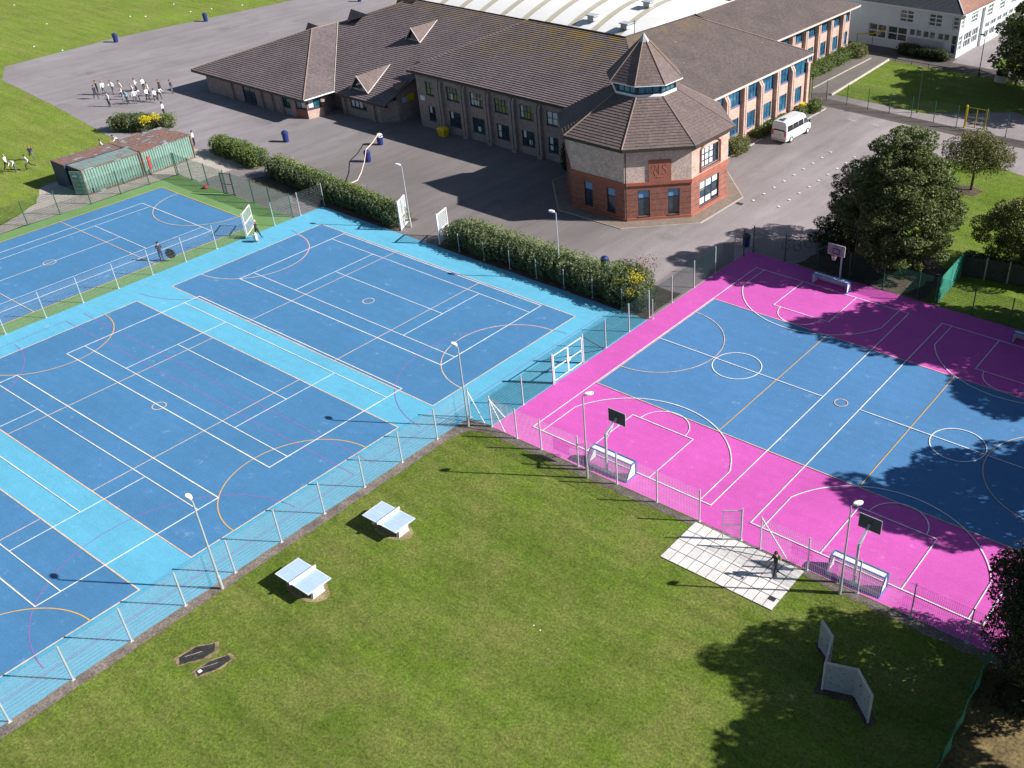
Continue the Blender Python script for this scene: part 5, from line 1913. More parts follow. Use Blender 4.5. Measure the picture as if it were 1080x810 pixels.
def shrub(label, boxes, leaf, lsize=.11, dens=300, name='shrub', cat='bush', core='leaf_dark', group=None, extra=()):
    """boxes: ellipsoids (x,y,z,rx,ry,rz) in world; leaves on their outsides"""
    x, y = boxes[0][0], boxes[0][1]
    t = thing(name, label, cat, (x, y, 0), 0, group)
    P_ = []
    cb = MB()
    for (bx, by, bz, rx, ry, rz_) in boxes:
        area = (rx * ry + ry * rz_ + rx * rz_) * 4
        k = int(area * dens)
        d = rng.normal(size=(k, 3))
        d /= np.linalg.norm(d, axis=1)[:, None]
        # squarer than an ellipsoid
        d = np.sign(d) * np.abs(d) ** .8
        ph = rng.uniform(0, 6.28, 6)
        lump = 1 + .10 * np.sin(d[:, 0] * 7 + ph[0]) * np.sin(d[:, 1] * 6 + ph[1]) + .09 * np.sin(d[:, 2] * 8 + d[:, 0] * 11 + ph[2])
        rad = lump * (1 - np.abs(rng.normal(0, .09, k)))
        q_ = d * rad[:, None] * np.array([rx, ry, rz_])
        q_ = q_ + np.array([bx - x, by - y, bz])
        P_.append(q_[q_[:, 2] > .03])
        prof = []
        for i in range(6):
            a = math.pi * (i + .5) / 6 - math.pi / 2
            prof.append((math.cos(a), math.sin(a)))
        k0 = len(cb.v)
        for cr_, sz in prof:
            for j in range(10):
                th_ = 2 * math.pi * j / 10
                cb.v.append((bx - x + rx * .82 * cr_ * math.cos(th_), by - y + ry * .82 * cr_ * math.sin(th_), max(.02, bz + rz_ * .82 * sz)))
        for i in range(5):
            for j in range(10):
                j2 = (j + 1) % 10
                cb.f.append((k0 + i * 10 + j, k0 + i * 10 + j2, k0 + (i + 1) * 10 + j2, k0 + (i + 1) * 10 + j))
                cb.m.append(0)
        cb.f.append(tuple(k0 + 50 + j for j in range(10)))
        cb.m.append(0)
    leaf_cloud('foliage', leaf, np.concatenate(P_), lsize, t, tilt=.9)
    cb.build('dark_core', core, t)  # solid dark filler added inside: blocks light and see-through, paints inner shade
    for (m_, pts_, s_) in extra:
        q_ = np.array(pts_, float)
        q_[:, 0] -= x
        q_[:, 1] -= y
        leaf_cloud('blossom' if 'petal' in m_ else 'accent_leaves', m_, q_, s_, t)  # also carries the leaves that paint hedge tops as sunlit
    return t


def spray(cx, cy, cz, r_, n):
    d = rng.normal(size=(n, 3)) * np.array([r_, r_, r_ * .6])
    return (d + np.array([cx, cy, cz])).tolist()


def row_boxes(x0, y0, x1, y1, wd, h, stepd=1.2):
    n = max(2, int(math.hypot(x1 - x0, y1 - y0) / stepd))
    out = []
    for i in range(n + 1):
        f_ = i / n
        k = random.uniform(.88, 1.14)
        out.append((x0 + (x1 - x0) * f_ + random.uniform(-.15, .15), y0 + (y1 - y0) * f_ + random.uniform(-.15, .15), h * .46, stepd * .95, wd * .5 * random.uniform(.9, 1.12), h * .52 * k))
    return out


tree('big sycamore with dense dark green crown behind the top end of the pink court', 9.3, 28.9, 12.3, 5.5, 5.4, .1, 250, .92, 'leaf_sycamore', .19, 560, trunk_r=.4, cone=.64, flat=.52, tilt=1.6)
tree('thin purplish grey tree on the left edge of the big sycamore', 4.2, 32.2, 7.6, 2.8, 2.8, .8, 60, .7, 'leaf_purple', .16, 560, name='purple_leaf_tree', trunk_r=.12)
tree('low drooping dark tree over the parked bicycles at the court corner', 4.8, 27.8, 4.2, 2.7, 2.2, .5, 34, .7, 'leaf_dark', .16, 560, name='small_tree', trunk_r=.1)
tree('small weeping pale green tree in a ring of bare earth by the path', 8.5, 49.2, 6.0, 3.3, 2.8, 2.4, 60, .75, 'leaf_birch', .16, 560, name='weeping_tree', trunk_r=.13, droop=True)
tree('olive green bushy tree at the right edge behind the timber fence', 18.6, 34.2, 6.8, 4.3, 3.2, .5, 100, .9, 'leaf_olive', .17, 520, name='bushy_tree', trunk_r=.18)
tree('dark leafy tree overhanging the far lawn at the top right corner', 3.6, 84.6, 11.0, 6.0, 5.2, 2.0, 90, 1.2, 'leaf_sycamore', .28, 260, trunk_r=.35)
tree('dark evergreen with pale blossom tufts at the right end of the bar fence', 34.8, -8.0, 10.8, 3.9, 4.2, .2, 170, .9, 'leaf_dark', .16, 620, name='evergreen_tree', trunk_r=.3)
EV = bpy.data.objects['evergreen_tree']
leaf_cloud('blossom', 'petal_pale', np.array(spray2(31.9 - 34.8, -6.6 + 8.0, 5.3, .45, 260) + spray2(32.3 - 34.8, -8.0 + 8.0, 6.0, .35, 160) + spray2(32.2 - 34.8, -5.4 + 8.0, 6.6, .3, 120)), .16, EV)
# trees beyond the right edge whose shade falls on court and lawn
GOF = 'trees just outside the frame shading the court'
for i, (tx, ty, th, tr) in enumerate(((37.6, 9.6, 13.2, 5.0), (42.5, 15.5, 12.5, 5.0), (26.6, 26.6, 14.6, 4.3), (31.5, 27.0, 14.2, 4.8), (38.5, 24.5, 13.5, 5.0), (39.8, -12.0, 11.2, 4.1), (46.5, 5.5, 11, 4.5))):
    tree('tall tree past the right edge of the frame, shading the pink court and lawn', tx, ty, th, tr, tr, 5.2 if ty == -12.0 else 1.5, 80, 1.25, 'leaf_sycamore', .36, 190, trunk_r=.3, group=GOF)
for tx, ty in ((14, 88), (20, 84), (12, 79.5), (4, 80), (9, 85), (1, 90)):
    tree('tall tree past the right edge of the frame, shading the far lawn', tx, ty, 11.5, 5, 4.6, 1.6, 50, 1.3, 'leaf_sycamore', .42, 100, trunk_r=.3, group='trees outside the frame shading the far lawn')

HG = 'hedges beside the yard and courts'
shrub('rounded green shrubs with yellow flowers between the pupils and the containers', row_boxes(-77.9, 10.6, -75.4, 12.3, 2.7, 1.9, .95) + [(-74.3, 13.9, .7, 1.0, 1.0, .8)], 'leaf_greygreen', .15, 120, 'hedge', 'hedge', group=HG,
      extra=[('petal_yellow', spray(-74.3, 11.8, 1.6, .33, 320) + spray(-74.0, 12.8, 1.6, .3, 240), .15), ('leaf_bright', spray(-73.8, 14.2, 1.3, .45, 300), .15)])
shrub('short thick hedge between the containers and the long hedge', row_boxes(-61.8, 12.6, -57.4, 12.7, 2.5, 1.9, .95) + [(-55.6, 12.5, .85, 1.25, 1.3, 1.0)], 'leaf_hedge', .15, 130, 'hedge', 'hedge', group=HG)
shrub('clipped hedge left of the silver gate leaves', row_boxes(-51.3, 11.9, -32.2, 10.6, 2.3, 2.0, 1.0), 'leaf_greygreen', .14, 135, 'hedge', 'hedge', group=HG,
      extra=[('leaf_bright', [(x_, 12.1 - (x_ + 52) * .08 + random.uniform(-.2, .9), 1.95 + random.uniform(-.25, .25)) for x_ in np.linspace(-52, -33, 1500)], .15)])  # brighter leaves along the top: sunlight painted into the leaf colour
shrub('long clipped hedge right of the silver gate leaves, ending in a yellow flowering shrub', row_boxes(-24.4, 11.0, -6.8, 10.9, 2.5, 2.15, 1.1) + [(-5.6, 11.3, 1.15, 1.9, 1.9, 1.35), (-6.8, 12.8, 1.0, 2.0, 1.4, 1.2), (-4.1, 10.9, .8, 1.1, 1.3, .95)], 'leaf_greygreen', .14, 140, 'hedge', 'hedge', group=HG,
      extra=[('leaf_bright', [(x_, 11.6 + random.uniform(-.3, .8), 2.1 + random.uniform(-.3, .28)) for x_ in np.linspace(-24, -6, 2200)], .15),  # sunlit look of the hedge top, put in as brighter leaves
             ('petal_yellow', spray(-4.9, 11.2, 2.2, .4, 260) + spray(-5.9, 10.3, 1.9, .25, 70) + spray(-4.5, 10.1, 1.55, .22, 80), .15), ('leaf_red', spray(-6.0, 13.6, 2.1, .6, 300), .14)])
shrub('rounded light green bush at the corner where octagonal tower meets the sunlit wing', [(-16.2, 44.9, .75, 1.05, 1.7, 1.0)], 'leaf_olive', .13, 200, extra=())
shrub('low dark hedge between the parked van and the sunlit wall', row_boxes(-17.1, 50.0, -17.1, 57.0, .9, .9, .9), 'leaf_hedge', .14, 160, 'hedge', 'hedge', group=HG)
shrub('bush by the yellow grit bin at the end of the sunlit wing', [(-16.7, 60.0, .45, .7, 1.2, .6), (-16.0, 62.0, .65, .8, 1.1, .85)], 'leaf_hedge', .14, 180)
shrub('strip of shrubs along the foot of the far brick wing', row_boxes(-23.2, 70.5, -23.3, 85.5, 2.3, 1.5, 1.3), 'leaf_hedge', .17, 80, 'hedge', 'hedge', group=HG)
shrub('rounded dry looking bush at the far end of the shrub strip', [(-22.8, 86.9, .7, 1.5, 1.6, 1.1)], 'leaf_olive', .15, 130)
shrub('dark clipped hedge under the windows of the white classroom block', row_boxes(-17.6, 91.7, -12.0, 91.6, 2.0, 1.5, 1.2), 'leaf_dark', .16, 120, 'hedge', 'hedge', group=HG)
shrub('dark climber in the corner between the front wing and the octagonal tower', [(-28.0, 30.5, 1.2, .7, .7, 1.5)], 'leaf_dark', .14, 220)
shrub('ivy covered shrub along the top of the timber fence', row_boxes(15.3, 32.0, 20.2, 32.6, 1.8, 2.0, 1.1), 'leaf_greygreen', .15, 160)
shrub('flowers growing in the round planter tub', [(-1.9, 86.6, 1.15, .7, .7, .45)], 'leaf_dark', .14, 200)
shrub('scrubby undergrowth behind the teal windbreak, bottom right', [(35.5, -16.5, .4, 1.3, 1.2, .7), (36.3, -19, .3, 1.2, 1.1, .6)], 'leaf_hedge', .14, 140)
shrub('low weeds at the foot of the dark evergreen', [(33.6, -10.5, .3, 1.0, .9, .5)], 'leaf_dark', .14, 140)

# timber fence, green board, teal windbreak
t = thing('timber_fence', 'dark timber panel fence with concrete posts at the right edge', 'fence', (17, 31, 0))
pts = [(14.75, 30.6), (16.6, 31.1), (18.4, 31.5), (20.2, 31.7), (22.2, 31.9), (24.2, 32.1)]
for i, p_ in enumerate(pts):
    MB().box((p_[0], p_[1], 1.0), (.12, .12, 2.0)).build('post', 'concrete', t, world=True)
    if i < len(pts) - 1:
        q_ = pts[i + 1]
        mb = MB()
        n = 12
        for k_ in range(n):
            a = Vector((*p_, 0)).lerp(Vector((*q_, 0)), (k_ + .04) / n)
            b_ = Vector((*p_, 0)).lerp(Vector((*q_, 0)), (k_ + .96) / n)
            off = .012 if k_ % 2 else 0
            mb.hexa([(a.x, a.y - .02 - off, .08), (b_.x, b_.y - .02 - off, .08), (b_.x, b_.y + .02, .08), (a.x, a.y + .02, .08)], [(a.x, a.y - .02 - off, 1.85), (b_.x, b_.y - .02 - off, 1.85), (b_.x, b_.y + .02, 1.85), (a.x, a.y + .02, 1.85)])
        mb.build('panel', 'timber_dark', t, world=True)
t = thing('green_hoarding', 'green sheeted hoarding running from the court fence to the timber fence', 'hoarding', (14.8, 27.5, 0))
mb = MB()
n = 20
for k_ in range(n):
    ya, yb = 24.9 + 5.6 * k_ / n, 24.9 + 5.6 * (k_ + 1) / n
    xa, xb = 15.0 - .04 * k_ * .3 + (.03 if k_ % 2 else 0), 15.0 - .04 * (k_ + 1) * .3 + (0 if k_ % 2 else .03)
    mb.hexa([(xa, ya, .05), (xa + .03, ya, .05), (xb + .03, yb, .05), (xb, yb, .05)], [(xa, ya, 2.3), (xa + .03, ya, 2.3), (xb + .03, yb, 2.3), (xb, yb, 2.3)])
mb.build('sheet', 'teal_cloth', t, world=True)
for yy in (25, 27.7, 30.4):
    MB().box((14.9 - .02, yy, 1.2), (.08, .08, 2.4)).build('post', 'green_steel', t, world=True)
t = thing('windbreak', 'sagging teal windbreak sheet on posts at the bottom right of the lawn', 'fence', (32, -13, 0))
mb = MB()
n = 40
wpts = []
for k_ in range(n + 1):
    f_ = k_ / n
    y_ = -8.9 - 12 * f_
    x_ = 31.65 + .055 * (-8.9 - y_) + .03 * math.sin(k_ * 1.3)
    wpts.append((x_, y_, 1.35 + .06 * math.sin(k_ * .7), .09 * math.sin(k_ * .9 + 1)))
for a, b_ in zip(wpts[:-1], wpts[1:]):
    ma, mb_ = (a[0] + .12 + a[3], a[1], a[2] * .5), (b_[0] + .12 + b_[3], b_[1], b_[2] * .5)
    for th_ in (0, .015):
        mb.poly([(a[0] + th_, a[1], .04), (b_[0] + th_, b_[1], .04), (mb_[0] + th_, mb_[1], mb_[2]), (ma[0] + th_, ma[1], ma[2])])
        mb.poly([(ma[0] + th_, ma[1], ma[2]), (mb_[0] + th_, mb_[1], mb_[2]), (b_[0] + .1 + th_, b_[1], b_[2]), (a[0] + .1 + th_, a[1], a[2])])
mb.build('sheet', 'teal_cloth', t, world=True)
for k_ in range(0, n + 1, 8):
    a = wpts[k_]
    MB().tube((a[0] - .03, a[1], 0), (a[0] + .08, a[1], 1.5), .03).build('post', 'green_steel', t, world=True)
tag(MB().tube((34.1, -16.2, .12), (35.3, -15.6, .25), .05, .03, 7).tube((34.6, -15.95, .18), (34.8, -15.5, .4), .025, .015, 6).build('fallen_branch', 'blind_white'), 'pale bare branch lying on the mossy soil at the bottom right', 'branch')

# bicycles in the shade
def bicycle(label, loc, rz):
    t = thing('bicycle', label, 'bicycle', loc, rz, 'bicycles parked in the shade by the court corner')
    for x_ in (-.52, .52):
        mb = MB()
        n = 20
        for i in range(n):
            a0, a1 = 2 * math.pi * i / n, 2 * math.pi * (i + 1) / n
            mb.tube((x_ + .33 * math.cos(a0), 0, .34 + .33 * math.sin(a0)), (x_ + .33 * math.cos(a1), 0, .34 + .33 * math.sin(a1)), .02, None, 5, cap=False)
        wh = mb.build('wheel', 'black_rubber', t)
        sp_ = MB()
        for i in range(10):
            a0 = 2 * math.pi * i / 10
            sp_.tube((x_, 0, .34), (x_ + .32 * math.cos(a0), 0, .34 + .32 * math.sin(a0)), .004, None, 3, cap=False)
        sp_.build('spokes', 'galvanised', wh)
    MB().path([(-.52, 0, .34), (-.2, 0, .85), (.35, 0, .82), (-.08, 0, .32), (-.2, 0, .85)], .018).path([(-.52, 0, .34), (-.08, 0, .32)], .015).path([(.52, 0, .34), (.35, 0, .82), (.32, 0, .95)], .018).build('frame', 'galvanised', t)
    MB().box((-.22, 0, .93), (.26, .12, .05)).build('saddle', 'black_rubber', t, bevel=.02)
    MB().tube((.3, -.28, .98), (.3, .28, .98), .016).build('handlebar', 'dark_metal', t)


for i, (bx, by) in enumerate(((.6, 26.8), (1.1, 27.9), (1.5, 29.0), (1.9, 30.1))):
    bicycle(['bicycle in the shade nearest the court fence corner', 'second parked bicycle from the court fence corner', 'third parked bicycle from the court fence corner', 'bicycle under the purplish tree, farthest from the court'][i], (bx, by, 0), R(20 + 7 * i))


# ------------------------------------------------------------------ minibus
V = thing('minibus', 'white high roof minibus parked facing away beside the sunlit wing', 'van', (-14.0, 49.9, 0), R(-1))
prof = []  # stations along y: (y, zbottom, ztop, halfwidth_top, halfwidth)
st = [(0.0, .42, 2.30, .72, .93), (.06, .32, 2.42, .78, .97), (.5, .30, 2.50, .80, .99), (3.9, .30, 2.50, .80, .99), (4.25, .30, 2.42, .76, .99), (4.55, .30, 2.15, .72, .985), (5.05, .30, 1.38, .78, .96), (5.55, .34, 1.10, .74, .92), (5.72, .42, .88, .66, .84)]
mb = MB()
rings = []
for (y_, zb_, zt_, ht, hw) in st:
    H_ = zt_ - zb_
    ring_ = [(-hw * .94, y_, zb_), (-hw, y_, zb_ + H_ * .15), (-hw, y_, zb_ + H_ * .48), (-(hw * .6 + ht * .4), y_, zb_ + H_ * .82), (-ht, y_, zb_ + H_ * .96), (-ht * .6, y_, zt_),
             (ht * .6, y_, zt_), (ht, y_, zb_ + H_ * .96), ((hw * .6 + ht * .4), y_, zb_ + H_ * .82), (hw, y_, zb_ + H_ * .48), (hw, y_, zb_ + H_ * .15), (hw * .94, y_, zb_)]
    rings.append(ring_)
n = 12
for r_ in rings:
    mb.v += r_
for i in range(len(rings) - 1):
    for j in range(n):
        j2 = (j + 1) % n
        mb.f.append((i * n + j, (i + 1) * n + j, (i + 1) * n + j2, i * n + j2))
        mb.m.append(0)
mb.f.append(tuple(range(n)))
mb.m.append(0)
mb.f.append(tuple(reversed(range((len(rings) - 1) * n, len(rings) * n))))
mb.m.append(0)
body = mb.build('body', 'van_white', V)


def sideq(sx, y0_, y1_, z0_, z1_, off=.012):
    def xs(z):
        t_ = (z - .3) / 2.2
        if t_ < .48:
            return .99
        if t_ < .82:
            return .99 + (.914 - .99) * (t_ - .48) / .34
        return .914 + (.8 - .914) * (t_ - .82) / .14
    return [(sx * (xs(z0_) + off), y0_, z0_), (sx * (xs(z0_) + off), y1_, z0_), (sx * (xs(z1_) + off), y1_ - .04, z1_), (sx * (xs(z1_) + off), y0_ + .04, z1_)]


for sx in (1, -1):
    for (a, b_, nm) in ((.22, 1.36, 0), (1.38, 2.54, 0), (2.56, 3.66, 0)):
        MB().poly(sideq(sx, a, b_, 1.38, 2.02)).build('side_window', 'glass_tint', V)
    MB().poly([(sx * 1.0, 3.75, 1.38), (sx * 1.0, 4.72, 1.38), (sx * .93, 4.45, 1.95), (sx * .93, 3.8, 2.0)]).build('side_window', 'glass_dark', V)
    MB().box((sx * 1.12, 4.75, 1.5), (.2, .12, .3)).build('mirror', 'dark_metal', V, bevel=.02)
    MB().b2((sx * 1.0, .2, .62), (sx * 1.01, 4.9, .7)).build('side_moulding', 'van_lower', V)
    MB().b2((sx * .7, -.035, .9), (sx * .9, .05, 1.5)).build('tail_light', 'red_plastic', V)
    MB().b2((sx * .5, 5.68, .72), (sx * .82, 5.76, .9)).build('headlight', 'blind_white', V)
    for yy in (1.1, 4.75):
        wl = MB().tube((sx * .80, yy, .34), (sx * 1.01, yy, .34), .34, None, 20).build('wheel', 'black_rubber', V)
        MB().tube((sx * 1.0, yy, .34), (sx * 1.03, yy, .34), .2, None, 14).build('rim', 'white_paint', wl)
MB().poly([(-.68, -.012, 1.42), (.68, -.012, 1.42), (.62, .035, 2.08), (-.62, .035, 2.08)]).build('rear_window', 'glass_dark', V)
MB().poly([(-.8, 4.95, 1.52), (-.66, 4.6, 2.13), (.66, 4.6, 2.13), (.8, 4.95, 1.52)]).build('windscreen', 'glass_dark', V)
MB().b2((-.93, -.08, .32), (.93, .04, .52)).build('bumper', 'van_lower', V, bevel=.02)
MB().b2((-.28, -.03, .95), (.28, -.005, 1.07)).build('number_plate', 'yellow_paint', V)
MB().b2((-.3, .35, 2.5), (.3, .8, 2.54)).b2((-.2, 1.0, 2.5), (.2, 1.2, 2.53)).build('roof_hatch', 'dark_metal', V)
for i in range(4):
    MB().b2((-.6, 1.5 + .55 * i, 2.498), (.6, 1.62 + .55 * i, 2.512)).build('roof_rib', 'van_white', V)


# ------------------------------------------------------------------ people
def skin_person(name, pose, seed=0):
    """one continuous body grown from a skeleton; faces +Y"""
    lean = pose.get('lean', 0)
    P0 = Vector((0, 0, .90 - pose.get('drop', 0)))

    def sp_up(l):
        return P0 + Vector((0, math.sin(lean) * l, math.cos(lean) * l))
    verts, edges, rad, seg = [], [], [], []

    def addv(p_, r_, par=None, m_=0):
        verts.append(p_)
        rad.append(r_ if isinstance(r_, tuple) else (r_, r_))
        i = len(verts) - 1
        if par is not None:
            edges.append((par, i))
            seg.append((par, i, m_))
        return i
    pel = addv(P0, (.15, .10))
    wa = addv(sp_up(.18), (.13, .09), pel, 0)
    ch = addv(sp_up(.40), (.17, .11), wa, 0)
    nb_ = addv(sp_up(.52), (.07, .07), ch, 0)
    hb = addv(sp_up(.60), (.065, .07), nb_, 2)
    hm = addv(sp_up(.70) + Vector((0, .015, 0)), (.082, .10), hb, 2)
    ht_ = addv(sp_up(.78), (.07, .085), hm, 2)
    nose = addv(sp_up(.685) + Vector((0, .118, 0)), .016, hm, 2)
    for sx in (-1, 1):
        addv(sp_up(.69) + Vector((sx * .09, .0, 0)), .016, hm, 2)   # ears
    hands = []
    for sx, key in ((-1, 'l'), (1, 'r')):
        sw, kb = pose.get('leg_' + key, (0, 0))
        hip = addv(P0 + Vector((sx * .095, 0, -.03)), (.09, .095), pel, 1)
        kn_ = P0 + Vector((sx * .105, math.sin(sw) * .42, -.03 - math.cos(sw) * .42))
        k_ = addv(kn_, .06, hip, 1)
        an_ = kn_ + Vector((0, math.sin(sw - kb) * .40, -math.cos(sw - kb) * .40))
        a_ = addv(an_, .042, k_, 1)
        addv(an_ + Vector((sx * .02, .15, -.035)), (.04, .03), a_, 3)
        u, f_, side = pose.get('arm_' + key, (0, .2, .12))
        sh = addv(sp_up(.44) + Vector((sx * .18, 0, 0)), .062, ch, 0)
        el_ = verts[sh] + Vector((sx * math.sin(side) * .27, math.sin(u) * .27, -math.cos(u) * math.cos(side) * .27))
        e_ = addv(el_, .043, sh, 0)
        wr_ = el_ + Vector((sx * math.sin(side) * .1, math.sin(u + f_) * .24, -math.cos(u + f_) * .24))
        w_ = addv(wr_, .030, e_, pose.get('sleeve', 0))
        dr_ = (wr_ - el_).normalized()
        pm = wr_ + dr_ * .08
        p_i = addv(pm, (.036, .022), w_, 2)
        hands.append((wr_, dr_, pm, sx))
    nmain = len(verts)
    roots = [pel]
    for wr_, dr_, pm, sx in hands:
        lat = Vector((0, 1, 0)) if abs(dr_.y) < .7 else Vector((0, 0, 1))
        lat = (lat - dr_ * lat.dot(dr_)).normalized()
        inn = dr_.cross(lat) * -sx
        for fi, (o_, l_) in enumerate(((-.03, .06), (-.01, .075), (.01, .07), (.028, .055))):
            a = addv(pm - dr_ * .01 + lat * o_, .011)
            roots.append(a)
            b_ = addv(pm + dr_ * l_ * .6 + lat * o_ * 1.2 + inn * .006, .010, a, 2)
            addv(pm + dr_ * l_ + lat * o_ * 1.2 + inn * .025, .008, b_, 2)
        a = addv(wr_ + dr_ * .04 + lat * .025, .011)
        roots.append(a)
        b_ = addv(wr_ + dr_ * .07 + lat * .06, .011, a, 2)
        addv(wr_ + dr_ * .11 + lat * .065 + inn * .015, .009, b_, 2)
    me = bpy.data.meshes.new(name)
    me.from_pydata([tuple(v_) for v_ in verts], edges, [])
    o_ = bpy.data.objects.new(name, me)
    COL.objects.link(o_)
    md = o_.modifiers.new('skin', 'SKIN')
    sv = me.skin_vertices[0].data
    for i, r_ in enumerate(rad):
        sv[i].radius = r_
        sv[i].use_root = i in roots
    sb = o_.modifiers.new('sub', 'SUBSURF')
    sb.levels = 1
    sb.render_levels = 1
    dg_ = bpy.context.evaluated_depsgraph_get()
    dg_.update()
    ev = o_.evaluated_get(dg_)
    out = bpy.data.meshes.new_from_object(ev)
    bpy.data.objects.remove(o_)
    V3 = [Vector(v_) for v_ in verts]
    idx = []
    for f_ in out.polygons:
        c = f_.center
        best, bm_ = 1e9, 0
        for a, b_, m_ in seg:
            pa, pb_ = V3[a], V3[b_]
            d = pb_ - pa
            t_ = max(0, min(1, (c - pa).dot(d) / max(1e-9, d.length_squared)))
            dd = (pa + d * t_ - c).length
            if dd < best:
                best, bm_ = dd, m_
        idx.append(bm_)
    out.materials.clear()
    for m_ in ('cloth_white', 'cloth_black', 'skin', 'cloth_black'):
        out.materials.append(M[m_])
    out.polygons.foreach_set('material_index', idx)
    out.polygons.foreach_set('use_smooth', [True] * len(idx))
    out.update()
    head = sp_up(.715)
    return out, head


POSES = {
    'stand': {},
    'walk': {'leg_l': (.42, .15), 'leg_r': (-.3, .25), 'arm_l': (-.4, .25, .12), 'arm_r': (.4, .35, .12), 'lean': .05},
    'run': {'leg_l': (.8, .9), 'leg_r': (-.55, .7), 'arm_l': (-.7, 1.3, .15), 'arm_r': (.6, 1.4, .15), 'lean': .22, 'drop': .04},
    'talk': {'leg_l': (.08, 0), 'leg_r': (-.08, 0), 'arm_l': (.25, 1.2, .2), 'arm_r': (.0, .3, .15)},
    'bend': {'leg_l': (.35, .3), 'leg_r': (-.2, .1), 'arm_l': (.6, .5, .1), 'arm_r': (.5, .4, .1), 'lean': .75},
    'carry': {'leg_l': (.25, .1), 'leg_r': (-.25, .2), 'arm_l': (.35, .9, .1), 'arm_r': (.35, .9, .1), 'lean': .08},
}
BODY = {k: skin_person('person_body', v) for k, v in POSES.items()}
VAR = {}


def person(label, loc, face, pose='stand', top='cloth_white', low='cloth_black', hair='hair_dark', scale=1.0, group='pupils in uniform out on the school grounds'):
    me0, head = BODY[pose]
    key = (pose, top, low)
    if key not in VAR:
        m_ = me0.copy()
        m_.materials[0] = M[top]
        m_.materials[1] = M[low]
        VAR[key] = m_
    t = bpy.data.objects.new('person', VAR[key])
    COL.objects.link(t)
    t.location = loc
    t.rotation_euler = (0, 0, face)
    t.scale = (scale, scale, scale)
    tag(t, label, 'person', group)
    hb_ = MB()
    k0 = 0
    for i in range(5):
        a = math.pi / 2 * i / 4.4 - .25
        for j in range(12):
            th_ = 2 * math.pi * j / 12
            hb_.v.append((head.x + .098 * math.cos(a) * math.cos(th_), head.y - .018 + .112 * math.cos(a) * math.sin(th_), head.z + .0 + .115 * math.sin(a)))
    for i in range(4):
        for j in range(12):
            j2 = (j + 1) % 12
            hb_.f.append((i * 12 + j, i * 12 + j2, (i + 1) * 12 + j2, (i + 1) * 12 + j))
            hb_.m.append(0)
    hb_.f.append(tuple(48 + j for j in range(12)))
    hb_.m.append(0)
    hb_.build('hair', hair, t, smooth=True)
    for sx in (-.032, .032):
        MB().box((head.x + sx, head.y + .098, head.z - .01), (.022, .012, .012)).build('eye', 'hair_dark', t)
    return t


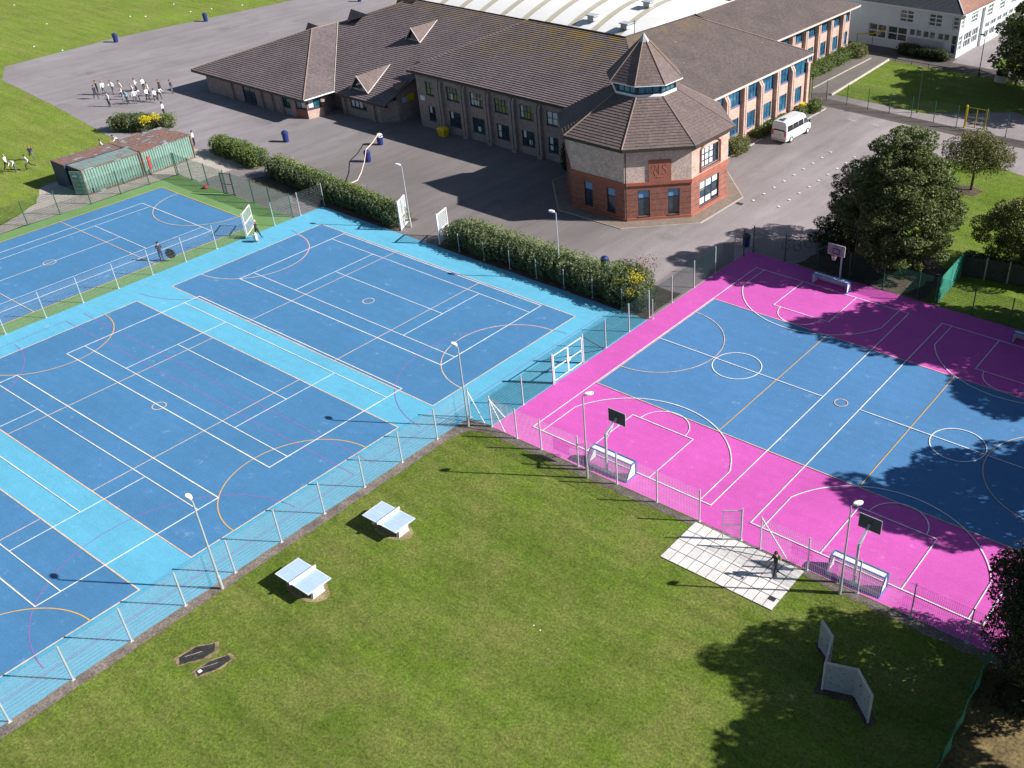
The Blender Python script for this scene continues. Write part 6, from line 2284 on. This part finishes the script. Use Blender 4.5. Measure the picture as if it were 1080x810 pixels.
crowd = [
    ('person in dark blazer and skirt at the left end of the group of pupils', -91.15, 15.1, 'walk', 'cloth_navy', 'cloth_navy', 'hair_dark'),
    ('person in a dark jumper behind the left end of the group of pupils', -92.6, 16.2, 'stand', 'cloth_black', 'cloth_grey', 'hair_dark'),
    ('person in white shirt and grey trousers between the two at the left group end', -91.9, 16.6, 'walk', 'cloth_white', 'cloth_grey', 'hair_fair'),
    ('person in white shirt striding at the right of the left-hand trio', -91.6, 17.6, 'run', 'cloth_white', 'cloth_grey', 'hair_dark'),
    ('person in white shirt standing alone nearest the flowering bush, front left', -86.95, 14.4, 'stand', 'cloth_white', 'cloth_black', 'hair_dark'),
    ('person in white shirt walking between the left trio and the main cluster, at the back', -90.4, 18.0, 'walk', 'cloth_white', 'cloth_black', 'hair_dark'),
    ('person in white shirt with ginger hair just left of the person in sky blue', -88.3, 16.9, 'talk', 'cloth_white', 'cloth_grey', 'hair_ginger'),
    ('person in white shirt at the very back of the main cluster, taller one', -89.5, 20.5, 'stand', 'cloth_white', 'cloth_black', 'hair_fair'),
    ('person in white shirt at the back of the main cluster, arms forward', -89.9, 19.7, 'talk', 'cloth_white', 'cloth_black', 'hair_dark'),
    ('person in a sky blue shirt at the front of the main cluster', -86.0, 16.2, 'walk', 'cloth_sky', 'cloth_black', 'hair_dark'),
    ('person in white shirt right beside the person in sky blue', -85.5, 16.9, 'stand', 'cloth_white', 'cloth_grey', 'hair_dark'),
    ('person in white shirt bending in the middle of the main cluster', -86.3, 17.7, 'bend', 'cloth_white', 'cloth_black', 'hair_dark'),
    ('person in white shirt behind the bending person', -88.1, 18.2, 'talk', 'cloth_white', 'cloth_black', 'hair_fair'),
    ('person in white shirt and white trainers, first to the right of the main cluster', -85.0, 18.3, 'walk', 'cloth_white', 'cloth_black', 'hair_fair'),
    ('person in white shirt behind the right-hand row of the group', -86.9, 19.6, 'stand', 'cloth_white', 'cloth_navy', 'hair_dark'),
    ('person in white shirt running at the right of the group', -83.8, 18.6, 'run', 'cloth_white', 'cloth_black', 'hair_dark'),
    ('person in a black top at the back right of the group', -87.0, 21.2, 'walk', 'cloth_black', 'cloth_black', 'hair_ginger'),
    ('person in white shirt leaning, third from the right end of the group', -84.7, 19.6, 'bend', 'cloth_white', 'cloth_black', 'hair_dark'),
    ('person in a dark blazer at the far right end of the group of pupils', -85.6, 21.9, 'stand', 'cloth_navy', 'cloth_grey', 'hair_dark'),
    ('person in white shirt alone on the tarmac right of the yellow flowered bush', -78.3, 16.2, 'stand', 'cloth_white', 'cloth_black', 'hair_dark'),
    ('person in white shirt stooping at the left end of the four on the field', -75.6, -3.3, 'walk', 'cloth_white', 'cloth_black', 'hair_fair'),
    ('person in white shirt bending forward beside the stooping one on the field', -74.6, -3.0, 'bend', 'cloth_white', 'cloth_grey', 'hair_dark'),
    ('person in white shirt walking, third of the four on the field left of the containers', -73.9, -1.9, 'run', 'cloth_white', 'cloth_black', 'hair_dark'),
    ('person in a dark top running on the field left of the containers', -76.5, -.3, 'run', 'cloth_navy', 'cloth_grey', 'hair_ginger'),
    ('person in white shirt seen over the container roof, left of two there', -71.8, 4.9, 'walk', 'cloth_white', 'cloth_black', 'hair_dark'),
    ('person in white shirt seen over the container roof, right of two there', -72.6, 7.2, 'bend', 'cloth_white', 'cloth_black', 'hair_dark'),
    ('person in white shirt behind the right end of the rusty container', -66.4, 12.3, 'stand', 'cloth_white', 'cloth_black', 'hair_dark'),
]
for (lab, x_, y_, po, tp_, lw, hr) in crowd:
    person(lab, (x_, y_, .012), random.uniform(0, 6.28), po, tp_, lw, hr, random.uniform(.98, 1.06))
AG = 'adults working on the courts'
person('person in black clothing holding the fence brace on the paving slabs', (20.0, -9.6, .055), R(150), 'carry', 'cloth_black', 'cloth_black', 'hair_dark', 1.04, AG)
p2 = person('person in dark blue carrying a round black leaf catcher by the green court edge', (-42.9, -6.4, .03), R(60), 'carry', 'cloth_navy', 'cloth_navy', 'hair_dark', 1.06, AG)
p3 = person('person in dark clothes and white cap pushing a sack on the light blue surround', (-40.0, 1.2, .03), R(-50), 'walk', 'cloth_black', 'cloth_black', 'blind_white', 1.06, AG)
t = thing('leaf_net', 'round black net held by the person at the green court edge', 'net', (-42.1, -6.0, .75), R(30))
mb = MB()
n = 18
for i in range(n):
    a0, a1 = 2 * math.pi * i / n, 2 * math.pi * (i + 1) / n
    mb.tube((.45 * math.cos(a0), .1, .42 * math.sin(a0)), (.45 * math.cos(a1), .1, .42 * math.sin(a1)), .03, None, 5)
mb.build('hoop', 'dark_metal', t)
MB().tube((0, .1, 0), (0, .3, -.05), .42, .25, 14).build('bag', 'cloth_black', t)
t = thing('sack', 'pale pinkish sack beside the person in the white cap', 'sack', (-39.6, .75, .03), 0)
MB().lathe((0, 0, 0), [(.16, 0), (.2, .2), (.18, .6), (.12, .8), (.06, .9)], 12).build('body', 'sack_pink', t, smooth=True)
MB().box((.12, -.2, .5), (.3, .1, .5), .4).build('label_patch', 'blind_white', t)
# hi-vis vest patch / rucksack on the person on the slabs
t = thing('rucksack', 'pale yellow rucksack on the back of the person in black', 'bag', (20.1, -9.42, 1.15), R(150))
MB().box((0, -.02, .15), (.24, .12, .32)).build('pack', 'petal_pale', t, bevel=.03)

# small white things scattered on the field edge
for i, (x_, y_) in enumerate(((-150.6, 34.7), (-133.6, 31.2), (-121.9, 23.2), (-116.6, 24.5), (-127.5, 41.3), (-125.5, 42.7), (-129.5, 50.2), (-122.5, 48.7), (-121.4, 51.8), (-119.6, 56.3))):
    o_ = MB().lathe((x_, y_, .0), [(.06, 0), (.14, .03), (.07, .1), (.02, .14)], 8).build('field_marker', 'white_paint')
    tag(o_, 'small white marker lying on the playing field grass', 'marker', 'white markers on the playing field')

# bollards / dark boxes, drain, puddle stain
t = thing('drain_cover', 'dark square drain cover in the yard right of the octagonal tower', 'drain cover', (-8.6, 33.0, .012))
MB().b2((-.35, -.25, 0), (.35, .25, .008)).b2((-.3, -.2, .008), (.3, -.12, .016)).b2((-.3, .08, .008), (.3, .16, .016)).build('grate', 'dark_metal', t)
t = thing('signpost', 'blue post sign in front of the bush where tower and sunlit wing meet', 'sign', (-15.3, 41.2, 0))
MB().tube((0, 0, 0), (0, 0, 2.6), .05).build('post', 'frame_blue', t)
MB().b2((-.05, -.3, 1.0), (.05, .3, 1.9)).build('sign_board', 'frame_blue', t)
